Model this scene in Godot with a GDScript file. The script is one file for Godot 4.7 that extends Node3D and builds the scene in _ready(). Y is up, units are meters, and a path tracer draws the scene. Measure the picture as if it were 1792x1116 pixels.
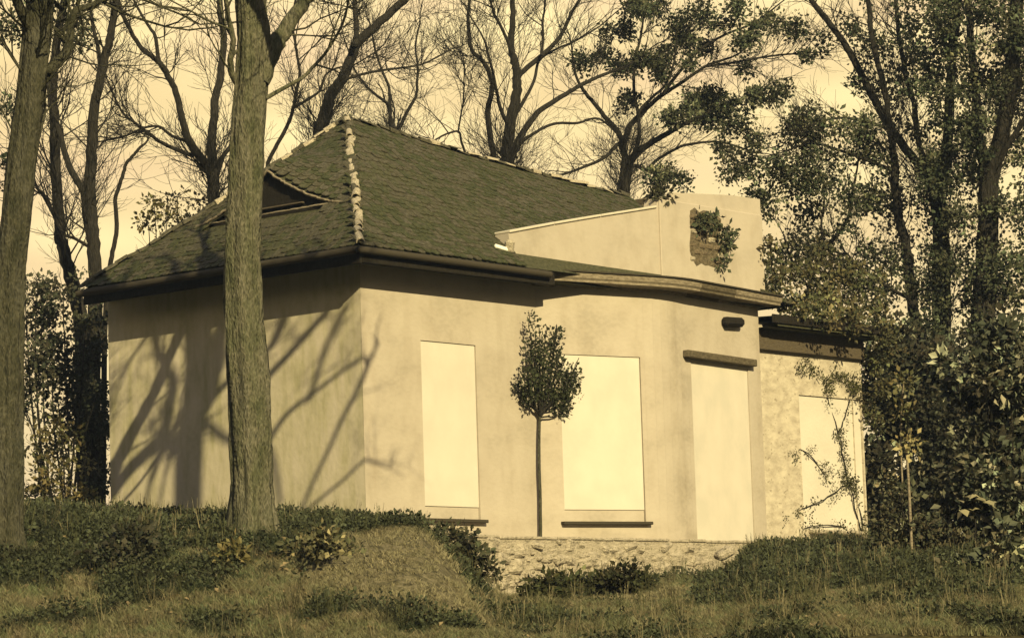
extends Node3D
# A small garden house with a hipped tile roof on a bank, bare spring trees round it, low warm sun.
# World: y up, metres. The camera stands at the foot of the bank and looks up along -z.

var M := {}
var limbs := []
var taken := {}
var spray_small: Mesh
var spray_big: Mesh
var rng := RandomNumberGenerator.new()

# ------------------------------------------------------------------ mesh buffer
class Buf:
	var v := PackedVector3Array()
	var n := PackedVector3Array()
	var c := PackedColorArray()
	var idx := PackedInt32Array()
	var col := Color.WHITE
	func face(p: Array, out: Vector3) -> void:   # convex polygon, turned so that it faces along out
		var nn: Vector3 = (p[2] - p[0]).cross(p[1] - p[0])
		var q := p.duplicate()
		if nn.dot(out) < 0.0:
			q.reverse()
			nn = -nn
		nn = nn.normalized()
		var k := v.size()
		for a in q:
			v.append(a)
			n.append(nn)
			c.append(col)
		for i in range(1, q.size() - 1):
			idx.append_array(PackedInt32Array([k, k + i, k + i + 1]))
	func block(xf: Transform3D, size: Vector3, b := 0.008) -> void:   # box with chamfered edges
		var h := size * 0.5
		b = minf(b, minf(h.x, minf(h.y, h.z)) * 0.6)
		for ax in 3:
			for s in [-1.0, 1.0]:
				var u := (ax + 1) % 3
				var w := (ax + 2) % 3
				var pts := []
				for q in [[-1, -1], [1, -1], [1, 1], [-1, 1]]:
					var p := Vector3.ZERO
					p[ax] = s * h[ax]
					p[u] = q[0] * (h[u] - b)
					p[w] = q[1] * (h[w] - b)
					pts.append(xf * p)
				var o := Vector3.ZERO
				o[ax] = s
				face(pts, xf.basis * o)
				for s2 in [-1.0, 1.0]:
					var e := []
					for q in [[0, -1], [0, 1], [1, 1], [1, -1]]:
						var p := Vector3.ZERO
						p[ax] = s * (h[ax] - (b if q[0] else 0.0))
						p[u] = s2 * (h[u] - (0.0 if q[0] else b))
						p[w] = q[1] * (h[w] - b)
						e.append(xf * p)
					var o2 := Vector3.ZERO
					o2[ax] = s
					o2[u] = s2
					face(e, xf.basis * o2)
		for sx in [-1.0, 1.0]:
			for sy in [-1.0, 1.0]:
				for sz in [-1.0, 1.0]:
					face([xf * Vector3(sx * h.x, sy * (h.y - b), sz * (h.z - b)), xf * Vector3(sx * (h.x - b), sy * h.y, sz * (h.z - b)), xf * Vector3(sx * (h.x - b), sy * (h.y - b), sz * h.z)], xf.basis * Vector3(sx, sy, sz))
	func box(a: Vector3, b: Vector3, bevel := 0.008) -> void:
		block(Transform3D(Basis(), (a + b) * 0.5), (b - a).abs(), bevel)
	func tube(pts: Array, r0: float, r1: float, sides: int, rough := 0.0, seed_ := 0) -> void:
		var m := pts.size()
		var k := v.size()
		var fwd: Vector3 = (pts[1] - pts[0]).normalized()
		var side := fwd.cross(Vector3.FORWARD if absf(fwd.z) < 0.8 else Vector3.RIGHT).normalized()
		for i in m:
			var d: Vector3 = ((pts[mini(i + 1, m - 1)] - pts[maxi(i - 1, 0)]) as Vector3).normalized()
			side = (side - d * side.dot(d)).normalized()
			var up := d.cross(side)
			var t := float(i) / (m - 1)
			for j in sides:
				var a := TAU * j / sides
				var r := lerpf(r0, r1, t)
				if rough > 0.0:
					r *= 1.0 + rough * (sin(a * 3.0 + seed_ + t * 2.0) * 0.5 + sin(a * 7.0 + seed_ * 2.0 + t * 5.0) * 0.3 + sin(t * 37.0 + a * 2.0 + seed_) * 0.25)
				var nn := side * cos(a) + up * sin(a)
				v.append(pts[i] + nn * r)
				n.append(nn)
				c.append(col)
		for i in m - 1:
			for j in sides:
				var a := k + i * sides + j
				var b := k + i * sides + (j + 1) % sides
				idx.append_array(PackedInt32Array([a, a + sides, b, b, a + sides, b + sides]))
		for e in [0, m - 1]:   # end caps
			var z := v.size()
			var d2: Vector3 = (pts[m - 1] - pts[m - 2]) if e else (pts[0] - pts[1])
			v.append(pts[e])
			n.append(d2.normalized())
			c.append(col)
			for j in sides:
				if e:
					idx.append_array(PackedInt32Array([z, k + e * sides + (j + 1) % sides, k + e * sides + j]))
				else:
					idx.append_array(PackedInt32Array([z, k + j, k + (j + 1) % sides]))
	func renormal() -> void:
		for i in n.size():
			n[i] = Vector3.ZERO
		for i in range(0, idx.size(), 3):
			var f := (v[idx[i + 2]] - v[idx[i]]).cross(v[idx[i + 1]] - v[idx[i]])
			for k in 3:
				n[idx[i + k]] += f
		for i in n.size():
			n[i] = n[i].normalized()
	func mesh() -> ArrayMesh:
		var a := []
		a.resize(Mesh.ARRAY_MAX)
		a[Mesh.ARRAY_VERTEX] = v
		a[Mesh.ARRAY_NORMAL] = n
		a[Mesh.ARRAY_COLOR] = c
		a[Mesh.ARRAY_INDEX] = idx
		var m := ArrayMesh.new()
		m.add_surface_from_arrays(Mesh.PRIMITIVE_TRIANGLES, a)
		return m

# ------------------------------------------------------------------ naming
func numbered(called: String) -> String:
	taken[called] = taken.get(called, -1) + 1
	return called if taken[called] == 0 else "%s_%03d" % [called, taken[called]]

func thing(called: String, label: String, category: String, at: Vector3, group := "") -> Node3D:
	var o := Node3D.new()
	o.name = numbered(called)
	add_child(o)
	o.position = at
	o.set_meta("label", label)
	o.set_meta("category", category)
	if group != "":
		o.set_meta("group", group)
	return o

func part(parent: Node, called: String, m: Mesh, mat: Material, stuff := false) -> MeshInstance3D:
	var o := MeshInstance3D.new()
	o.name = called
	o.mesh = m
	o.material_override = mat
	if stuff:
		o.set_meta("kind", "stuff")
	parent.add_child(o, true)
	return o

func hold(parent: Node, called: String) -> Node3D:
	var o := Node3D.new()
	o.name = called
	parent.add_child(o, true)
	return o

func structure(called: String, m: Mesh, mat: Material) -> MeshInstance3D:
	var o := part(self, called, m, mat)
	o.set_meta("kind", "structure")
	return o

func many(parent: Node, called: String, m: Mesh, mat: Material, xf: Array, cols: Array) -> MultiMeshInstance3D:
	var mm := MultiMesh.new()
	mm.transform_format = MultiMesh.TRANSFORM_3D
	mm.use_colors = true
	mm.mesh = m
	mm.instance_count = xf.size()
	for i in xf.size():
		mm.set_instance_transform(i, xf[i])
		mm.set_instance_color(i, cols[i])
	var o := MultiMeshInstance3D.new()
	o.name = called
	o.multimesh = mm
	o.material_override = mat
	o.set_meta("kind", "stuff")
	parent.add_child(o, true)
	return o

# ------------------------------------------------------------------ materials
func noise(seed_: int, freq: float, oct := 4, kind := FastNoiseLite.TYPE_SIMPLEX_SMOOTH) -> FastNoiseLite:
	var f := FastNoiseLite.new()
	f.seed = seed_
	f.noise_type = kind
	f.frequency = freq
	f.fractal_octaves = oct
	return f

func grey(seed_: int, freq: float, oct := 4, size := 512, kind := FastNoiseLite.TYPE_SIMPLEX_SMOOTH) -> PackedByteArray:
	var im := noise(seed_, freq, oct, kind).get_seamless_image(size, size)
	im.convert(Image.FORMAT_L8)
	return im.get_data()

func lin(r: float, g: float, b: float) -> Color:
	return Color(r, g, b)

func srgb(l: Array) -> Color:
	return Color(l[0], l[1], l[2]).linear_to_srgb()

func tri(m: StandardMaterial3D, size: Vector3, world := true) -> void:
	m.uv1_triplanar = true
	m.uv1_world_triplanar = world
	m.uv1_scale = Vector3(1.0 / size.x, 1.0 / size.y, 1.0 / size.z)
	m.uv1_triplanar_sharpness = 6.0

func mixed(stops: Array, a: PackedByteArray, b: PackedByteArray, wa: float, size := 512, spots: PackedByteArray = PackedByteArray(), cut := 0.3, spot_color: Array = []) -> ImageTexture:
	# two layers of noise through a ramp of linear colours, and spots of another colour where a third layer is low
	var out := PackedByteArray()
	out.resize(size * size * 3)
	var ramp := PackedColorArray()
	for i in 256:
		var t := clampf((i / 255.0 - 0.5) * 1.9 + 0.5, 0.0, 0.9999) * (stops.size() - 1)
		var k := int(t)
		var c0: Array = stops[k]
		var c1: Array = stops[k + 1]
		var f := t - k
		ramp.append(Color(lerpf(c0[0], c1[0], f), lerpf(c0[1], c1[1], f), lerpf(c0[2], c1[2], f)).linear_to_srgb())
	var sc := srgb(spot_color) if spot_color.size() else Color.BLACK
	for i in size * size:
		var c: Color = ramp[int(a[i] * wa + b[i] * (1.0 - wa))]
		if spots.size():
			var s := spots[i] / 255.0
			if s < cut:
				c = c.lerp(sc, clampf((cut - s) / 0.05, 0.0, 1.0) * 0.85)
		out[i * 3] = int(c.r * 255.0)
		out[i * 3 + 1] = int(c.g * 255.0)
		out[i * 3 + 2] = int(c.b * 255.0)
	return ImageTexture.create_from_image(Image.create_from_data(size, size, false, Image.FORMAT_RGB8, out))

func height(a: PackedByteArray, b: PackedByteArray, wa: float, size := 512) -> ImageTexture:
	var out := PackedByteArray()
	out.resize(size * size)
	for i in size * size:
		out[i] = int(a[i] * wa + b[i] * (1.0 - wa))
	return ImageTexture.create_from_image(Image.create_from_data(size, size, false, Image.FORMAT_L8, out))

func surf(tex: Texture2D, bump: Texture2D, size: Vector3, depth_cm: float, rough := 0.9, world := true) -> StandardMaterial3D:
	var m := StandardMaterial3D.new()
	m.albedo_texture = tex
	m.roughness = rough
	m.metallic_specular = 0.25
	tri(m, size, world)
	if bump:
		m.heightmap_enabled = true
		m.heightmap_texture = bump
		m.heightmap_scale = depth_cm
	return m

func veil(m: StandardMaterial3D, tex: Texture2D, size: Vector3, world := true) -> void:   # a second, larger pattern of stains over a surface
	m.detail_enabled = true
	m.detail_albedo = tex
	m.detail_blend_mode = BaseMaterial3D.BLEND_MODE_MUL
	m.detail_uv_layer = BaseMaterial3D.DETAIL_UV_2
	m.uv2_triplanar = true
	m.uv2_world_triplanar = world
	m.uv2_scale = Vector3(1.0 / size.x, 1.0 / size.y, 1.0 / size.z)

func plain(c: Array, rough := 0.85) -> StandardMaterial3D:
	var m := StandardMaterial3D.new()
	m.albedo_color = srgb(c)
	m.roughness = rough
	m.metallic_specular = 0.25
	return m

func materials() -> void:
	var wide := grey(1, 0.006, 5)
	var fine := grey(2, 0.06, 4)
	var mid := grey(3, 0.02, 5)
	var ridges := grey(4, 0.03, 4, 512, FastNoiseLite.TYPE_CELLULAR)
	var speck := grey(5, 0.04, 3)
	var relief := height(mid, fine, 0.5)
	M.plaster = surf(mixed([[.38, .345, .30], [.43, .39, .34], [.45, .41, .36], [.47, .43, .38]], wide, fine, .7), relief, Vector3(3.4, 2.6, 3.4), 0.5)
	M.end_plaster = surf(mixed([[.44, .415, .32], [.51, .475, .38], [.545, .505, .42], [.565, .52, .45]], wide, fine, .72), relief, Vector3(2.6, 4.2, 2.6), 0.6)
	M.parapet = surf(mixed([[.40, .365, .32], [.445, .405, .355], [.465, .425, .375]], wide, fine, .7), relief, Vector3(4.1, 3.1, 4.1), 0.4)
	M.rough_plaster = surf(mixed([[.36, .325, .27], [.43, .39, .33], [.50, .46, .39], [.56, .52, .44]], mid, fine, .75, 512, speck, .23, [.22, .19, .15]), height(mid, fine, .45), Vector3(2.9, 2.3, 2.9), 1.2)
	var drips := mixed([[.86, .845, .82], [.96, .955, .945], [1.0, 1.0, 1.0], [1.0, 1.0, 1.0], [1.0, 1.0, 1.0]], wide, mid, .6)
	veil(M.plaster, drips, Vector3(2.4, 9.0, 2.4))
	veil(M.end_plaster, mixed([[.72, .74, .60], [.90, .91, .82], [1.0, 1.0, 1.0], [1.0, 1.0, .98]], mid, wide, .5), Vector3(1.3, 8.0, 1.3))
	veil(M.parapet, drips, Vector3(2.0, 6.0, 2.0))
	M.panel = surf(mixed([[.55, .53, .485], [.59, .56, .51], [.615, .585, .535]], wide, fine, .8), null, Vector3(2.2, 3.0, 2.2), 0.0, 0.7)
	M.sill = surf(mixed([[.45, .42, .36], [.55, .52, .45], [.6, .57, .5]], mid, fine, .5), relief, Vector3(1, 1, 1), 0.4)
	M.stone = surf(mixed([[.19, .17, .14], [.31, .28, .23], [.40, .36, .30], [.47, .43, .36]], mid, fine, .55, 512, speck, .25, [.12, .12, .07]), height(mid, fine, .5), Vector3(1.3, 1.0, 1.3), 3.0)
	M.stone_dark = surf(mixed([[.05, .045, .03], [.12, .10, .07], [.22, .19, .14]], mid, fine, .5), height(mid, fine, .5), Vector3(.8, .8, .8), 3.0)
	M.brick = surf(mixed([[.06, .05, .035], [.13, .105, .075], [.24, .20, .15]], mid, fine, .5), relief, Vector3(.6, .6, .6), 1.0)
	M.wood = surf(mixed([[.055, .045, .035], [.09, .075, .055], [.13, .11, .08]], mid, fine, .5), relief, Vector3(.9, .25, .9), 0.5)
	M.dark_wood = surf(mixed([[.010, .009, .008], [.017, .015, .013], [.026, .024, .02]], mid, fine, .5), relief, Vector3(.5, 1.6, .5), 0.6)
	M.cornice = surf(mixed([[.12, .10, .08], [.22, .19, .145], [.30, .265, .21]], mid, fine, .6), relief, Vector3(1.4, .5, 1.4), 0.5)
	M.cornice_dark = surf(mixed([[.06, .05, .035], [.10, .085, .06], [.15, .13, .095]], mid, fine, .6), relief, Vector3(1.2, .5, 1.2), 0.5)
	M.slate = plain([.05, .044, .034])
	M.mortar = surf(mixed([[.16, .14, .10], [.38, .34, .27], [.58, .54, .45]], mid, fine, .45), relief, Vector3(.5, .5, .5), 1.2)
	M.metal = plain([.8, .8, .78], 0.4)
	M.tiles = []
	for s in [[[.033, .037, .019], [.060, .062, .037], [.095, .094, .06]], [[.037, .036, .025], [.068, .064, .045], [.105, .10, .075]], [[.025, .032, .015], [.047, .053, .028], [.08, .084, .047]], [[.042, .040, .030], [.076, .072, .054], [.12, .115, .092]]]:
		M.tiles.append(surf(mixed(s, mid, fine, .6), relief, Vector3(.7, .7, .7), 0.8))
	var bark_h := height(ridges, fine, .7)
	M.bark_moss = surf(mixed([[.048, .049, .037], [.095, .097, .073], [.135, .134, .106], [.195, .189, .158]], ridges, fine, .5), bark_h, Vector3(.55, 2.1, .55), 4.0, .95, false)
	veil(M.bark_moss, mixed([[.5, .56, .42], [.8, .83, .70], [1.0, .97, .92], [1.0, 1.0, .99]], wide, mid, .7), Vector3(1.3, 3.6, 1.3), false)
	M.bark_olive = surf(mixed([[.034, .035, .028], [.068, .068, .054], [.117, .114, .094]], ridges, fine, .5), bark_h, Vector3(.55, 2.0, .55), 4.0, .95, false)
	veil(M.bark_olive, mixed([[.45, .48, .38], [.8, .8, .7], [1.0, 1.0, 1.0]], wide, mid, .7), Vector3(1.6, 3.0, 1.6), false)
	M.bark_dark = surf(mixed([[.015, .015, .014], [.026, .0245, .022], [.043, .040, .036]], mid, fine, .6), bark_h, Vector3(.35, 1.8, .35), 3.0, .95, false)
	M.ground = surf(mixed([[.045, .042, .026], [.085, .078, .048], [.14, .125, .08], [.19, .17, .115]], mid, fine, .55), height(mid, fine, .7), Vector3(2.3, 2.3, 2.3), 1.5)
	M.ground.vertex_color_use_as_albedo = true
	M.leaf = StandardMaterial3D.new()
	M.leaf.vertex_color_use_as_albedo = true
	M.leaf.roughness = 0.7
	M.leaf.metallic_specular = 0.3
	M.leaf.backlight_enabled = true
	M.leaf.backlight = Color(0.28, 0.3, 0.12)
	M.blade = StandardMaterial3D.new()
	M.blade.vertex_color_use_as_albedo = true
	M.blade.roughness = 0.85
	M.blade.metallic_specular = 0.2

# ------------------------------------------------------------------ trees and plants
func vecs(a: Array, step := 3) -> Array:
	var out := []
	for i in range(0, a.size(), step):
		out.append(Vector3(a[i], a[i + 1], a[i + 2]))
	return out

func smooth_line(p: Array, per: int, wob: float) -> Array:
	var out := []
	for i in p.size() - 1:
		var a: Vector3 = p[maxi(i - 1, 0)]
		var b: Vector3 = p[i]
		var c: Vector3 = p[i + 1]
		var d: Vector3 = p[mini(i + 2, p.size() - 1)]
		for k in per:
			var q := b.cubic_interpolate(c, a, d, float(k) / per)
			if k or i:
				q += Vector3(rng.randf_range(-1, 1), rng.randf_range(-.4, .4), rng.randf_range(-1, 1)) * wob
			out.append(q)
	out.append(p[-1])
	return out

func limb(t: Node3D, called: String, a: Array, r0: float, r1: float, mat: Material) -> Array:
	rng.seed = 77 + int(absf(a[0] + a[1] * 3.0 + a[a.size() - 2] * 7.0) * 100.0)
	var pts := smooth_line(vecs(a), (9 if r0 > .15 else 5) if called == "trunk" else 4, (.003 if r0 > .15 else minf(r0 * .12, .02)))
	var b := Buf.new()
	b.tube(pts, r0, r1, 48 if r0 > .15 else 10 if r0 > .05 else 7, .0 if r0 > .15 else .06, rng.randi() % 50)
	if r0 > .15:   # deep ridges along the trunk
		var nz := noise(rng.randi() % 1000, 1.0, 3)
		for i in b.v.size():
			var p := b.v[i]
			var q := b.n[i]
			var k := nz.get_noise_3d(q.x * 4.6, p.y * .42, q.z * 4.6) * .06 + nz.get_noise_3d(q.x * 1.3 + 9.0, p.y * .5, q.z * 1.3) * .05 + nz.get_noise_3d(q.x * 9.0, p.y * 1.6 + 40.0, q.z * 9.0) * .02
			b.v[i] += q * k * (r0 / .28)
	if called == "trunk" and r0 > .15:   # root flare
		for i in b.v.size():
			if b.v[i].y < .7:
				var c: Vector3 = pts[0]
				var k := (1.0 - clampf(b.v[i].y / .7, 0, 1)) ** 2 * (.34 + .3 * sin(atan2(b.v[i].z - c.z, b.v[i].x - c.x) * 4.0 + 1.0))
				b.v[i] += Vector3(b.v[i].x - c.x, 0, b.v[i].z - c.z) * k
	if r0 > .15:
		b.renormal()
	part(t, called, b.mesh(), mat)
	return [pts, r0, r1]

func sprout(b: Buf, p: Vector3, dir: Vector3, length: float, r: float, level: int) -> void:
	var pts := [p]
	var d := dir
	var n := 4 if level > 0 else 3
	for i in n:
		d = (d + Vector3(rng.randf_range(-1, 1), rng.randf_range(-.7, 1), rng.randf_range(-1, 1)) * .28 + Vector3.UP * .07).normalized()
		pts.append(pts[-1] + d * (length / n))
	b.tube(pts, r, maxf(r * .45, .0028), 4 if r > .012 else 3)
	if level > 0:
		for k in rng.randi_range(3, 5):
			var i := rng.randi_range(1, n)
			var ax := Vector3(rng.randf_range(-1, 1), rng.randf_range(-1, 1), rng.randf_range(-1, 1)).normalized()
			var base: Vector3 = (pts[i] - pts[i - 1]).normalized()
			sprout(b, pts[i], base.rotated(ax, rng.randf_range(.4, 1.0)), length * rng.randf_range(.45, .75), maxf(r * .55, .003), level - 1)

func twigs(t: Node3D, ls: Array, count: int, length: float, r: float, level: int, seed_: int, from: float, mat: Material) -> void:
	rng.seed = seed_ * 991
	var b := Buf.new()
	for i in count:
		var l: Array = ls[rng.randi() % ls.size()]
		if i % 3 == 0:
			l = ls[0]
		var pts: Array = l[0]
		var lo := from if l == ls[0] else .25
		var f := pow(rng.randf(), .7) * (1.0 - lo) + lo
		var k := clampi(int(f * (pts.size() - 1)), 0, pts.size() - 2)
		var along: Vector3 = (pts[k + 1] - pts[k]).normalized()
		var ax := along.cross(Vector3(rng.randf_range(-1, 1), rng.randf_range(-1, 1), rng.randf_range(-1, 1))).normalized()
		var d := along.rotated(ax, rng.randf_range(.5, 1.15))
		sprout(b, pts[k], d, length * rng.randf_range(.5, 1.3), minf(r * rng.randf_range(.6, 1.2), lerpf(l[1], l[2], f) * .7), level)
	for l in ls:   # the limb's own tip runs out into twigs
		if l[2] < .06:
			var pts: Array = l[0]
			sprout(b, pts[-1], (pts[-1] - pts[-2]).normalized(), length * .9, l[2] * .9, level)
	part(t, "twigs", b.mesh(), mat, true)

func spray(count: int, radius: float, leaf: float, seed_: int) -> Mesh:
	var r := RandomNumberGenerator.new()
	r.seed = seed_
	var b := Buf.new()
	for i in count:
		var p := Vector3(r.randf_range(-1, 1), r.randf_range(-1, 1), r.randf_range(-1, 1)) * radius
		var d := (p.normalized() + Vector3(r.randf_range(-1, 1), r.randf_range(-1.2, .6), r.randf_range(-1, 1)) * .8).normalized()
		var s := d.cross(Vector3(r.randf_range(-1, 1), r.randf_range(-1, 1), r.randf_range(-1, 1))).normalized()
		var up := d.cross(s)
		var l := leaf * r.randf_range(.6, 1.25)
		var w := l * r.randf_range(.28, .42)
		b.col = Color(1, 1, 1) * r.randf_range(.7, 1.25)
		var k := [p, p + d * l * .45 + s * w + up * w * .35, p + d * l, p + d * l * .45 - s * w + up * w * .35]
		b.face([k[0], k[1], k[2]], up)
		b.face([k[0], k[2], k[3]], up)
	return b.mesh()

func clumps(t: Node3D, a: Array, seed_: int, density := 1.0, tint: Array = [.050, .060, .038], m: Mesh = null, pale := .06) -> void:
	# a: x, y, z, radius of each clump
	rng.seed = seed_ * 313
	var xf := []
	var cols := []
	for i in range(0, a.size(), 4):
		var c := Vector3(a[i], a[i + 1], a[i + 2])
		var r: float = a[i + 3]
		var n := int(density * 75.0 * pow(r / .4, 2.0)) + 4
		var lobes := []
		for k in 5:
			lobes.append(c + Vector3(rng.randf_range(-1, 1), rng.randf_range(-.8, .8), rng.randf_range(-1, 1)) * r * .75)
		var tone := rng.randf_range(.7, 1.35)
		for k in n:
			var o: Vector3 = lobes[rng.randi() % 5]
			var p: Vector3 = o + Vector3(rng.randfn(), rng.randfn() * .75, rng.randfn()) * r * .30
			var bs := Basis.from_euler(Vector3(rng.randf() * TAU, rng.randf() * TAU, rng.randf() * TAU)).scaled(Vector3.ONE * rng.randf_range(.6, 1.2))
			xf.append(Transform3D(bs, p))
			var g := tone * rng.randf_range(.6, 1.5)
			var y := rng.randf_range(.85, 1.2)
			if rng.randf() < pale:
				g *= 2.5 if pale < .07 else rng.randf_range(3.0, 6.0)  # random sprays coloured much brighter, imitating sunlit leaves
			cols.append(Color(tint[0] * g * y, tint[1] * g, tint[2] * g))
	many(t, "foliage", m if m else spray_small, M.leaf, xf, cols)

func bush(called: String, label: String, at: Vector3, a: Array, tint: Array, density: float, seed_: int, pale := .06) -> void:
	var t := thing(called, label, "bush", at)
	rng.seed = seed_ * 17
	var st := Buf.new()
	for i in range(0, a.size(), 4):
		var c := Vector3(a[i], a[i + 1], a[i + 2])
		var foot := Vector3(c.x * .35 + rng.randf_range(-.15, .15), 0, c.z * .35)
		var p := smooth_line([foot, foot.lerp(c, .5) + Vector3(rng.randf_range(-.1, .1), .08, rng.randf_range(-.1, .1)), c], 4, .015)
		st.tube(p, .022, .008, 5)
		for k in 4:
			sprout(st, p[-1 - k], Vector3(rng.randf_range(-1, 1), rng.randf_range(-.2, 1), rng.randf_range(-1, 1)).normalized(), a[i + 3] * 1.1, .008, 1)
	part(t, "stems", st.mesh(), M.bark_dark, true)
	clumps(t, a, seed_, density, tint, spray_big if pale > .1 else spray_small, pale)

# ------------------------------------------------------------------ ground
func line(t: float, p: Array) -> float:
	for i in p.size() - 1:
		if t <= p[i + 1][0]:
			return lerpf(p[i][1], p[i + 1][1], clampf((t - p[i][0]) / (p[i + 1][0] - p[i][0]), 0, 1))
	return p[-1][1]

func ground_y(x: float, z: float) -> float:
	var d := -z
	var k := x / maxf(d, 1.0)
	var l := line(d, [[0, 0], [20, .3], [30, 1.2], [34, 1.9], [36.5, 2.85], [38.3, 3.32], [40, 3.45], [43, 3.62], [50, 3.78], [70, 3.9], [400, 4.5]]) + .06 * maxf(0, -x - 2) * smoothstep(35, 38.5, d)
	var m := line(d, [[0, 0], [20, .3], [30, 1.2], [34, 1.85], [38, 2.2], [44, 2.68], [50, 2.8], [56, 3.7], [70, 3.9], [400, 4.5]])
	var r := line(d, [[0, 0], [20, .3], [30, 1.2], [34, 1.85], [40, 2.6], [44, 3.0], [47, 3.22], [52, 3.4], [56, 3.7], [70, 3.9], [400, 4.5]])
	var a := smoothstep(-.036, -.006, k)
	var b := smoothstep(.066, .080, k)
	return (l * (1.0 - a) + m * a) * (1.0 - b) + r * b

func bare(x: float, z: float) -> float:   # 1 where the bank is bare, dry soil
	var k := 1.0 - clampf(Vector2((x + 1.5) / 1.35, (z + 37.2) / 2.4).length(), 0, 1)
	var q := 1.0 - clampf(Vector2((x - .2) / 2.4, (z + 42.0) / 3.4).length(), 0, 1)
	return smoothstep(.05, .38, maxf(k, q))

func build_ground() -> void:
	var b := Buf.new()
	var xs := []
	var zs := []
	var x := -400.0
	while x <= 400.0:
		xs.append(x)
		x += 0.22 if absf(x) < 9.0 else (1.5 if absf(x) < 30 else 25.0)
	var z := 30.0
	while z >= -420.0:
		zs.append(z)
		z -= 0.22 if z < -31 and z > -52 else (1.6 if z > -80 else 20.0)
	var nz := noise(8, .22, 4)
	var nf := noise(9, 1.1, 3)
	for zz in zs:
		for xx in xs:
			var w := 1.0 if zz < -28 and zz > -60 else .4
			var y := ground_y(xx, zz) + nz.get_noise_2d(xx, zz) * .16 * w + nf.get_noise_2d(xx, zz) * .05 * w
			b.v.append(Vector3(xx, y, zz))
			b.n.append(Vector3.UP)
			var k := bare(xx + nz.get_noise_2d(zz * 3, xx * 3) * .6, zz)
			var c := Color(.55, .55, .42).lerp(Color(2.7, 2.4, 2.0), k)
			b.c.append(c)
	var nx := xs.size()
	for j in zs.size() - 1:
		for i in nx - 1:
			var k := j * nx + i
			b.idx.append_array(PackedInt32Array([k, k + nx, k + 1, k + 1, k + nx, k + nx + 1]))
	for j in range(1, zs.size() - 1):
		for i in range(1, nx - 1):
			var k := j * nx + i
			var n := (b.v[k + nx] - b.v[k - nx]).cross(b.v[k + 1] - b.v[k - 1])
			b.n[k] = (n if n.y > 0 else -n).normalized()
	structure("ground", b.mesh(), M.ground)

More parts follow.
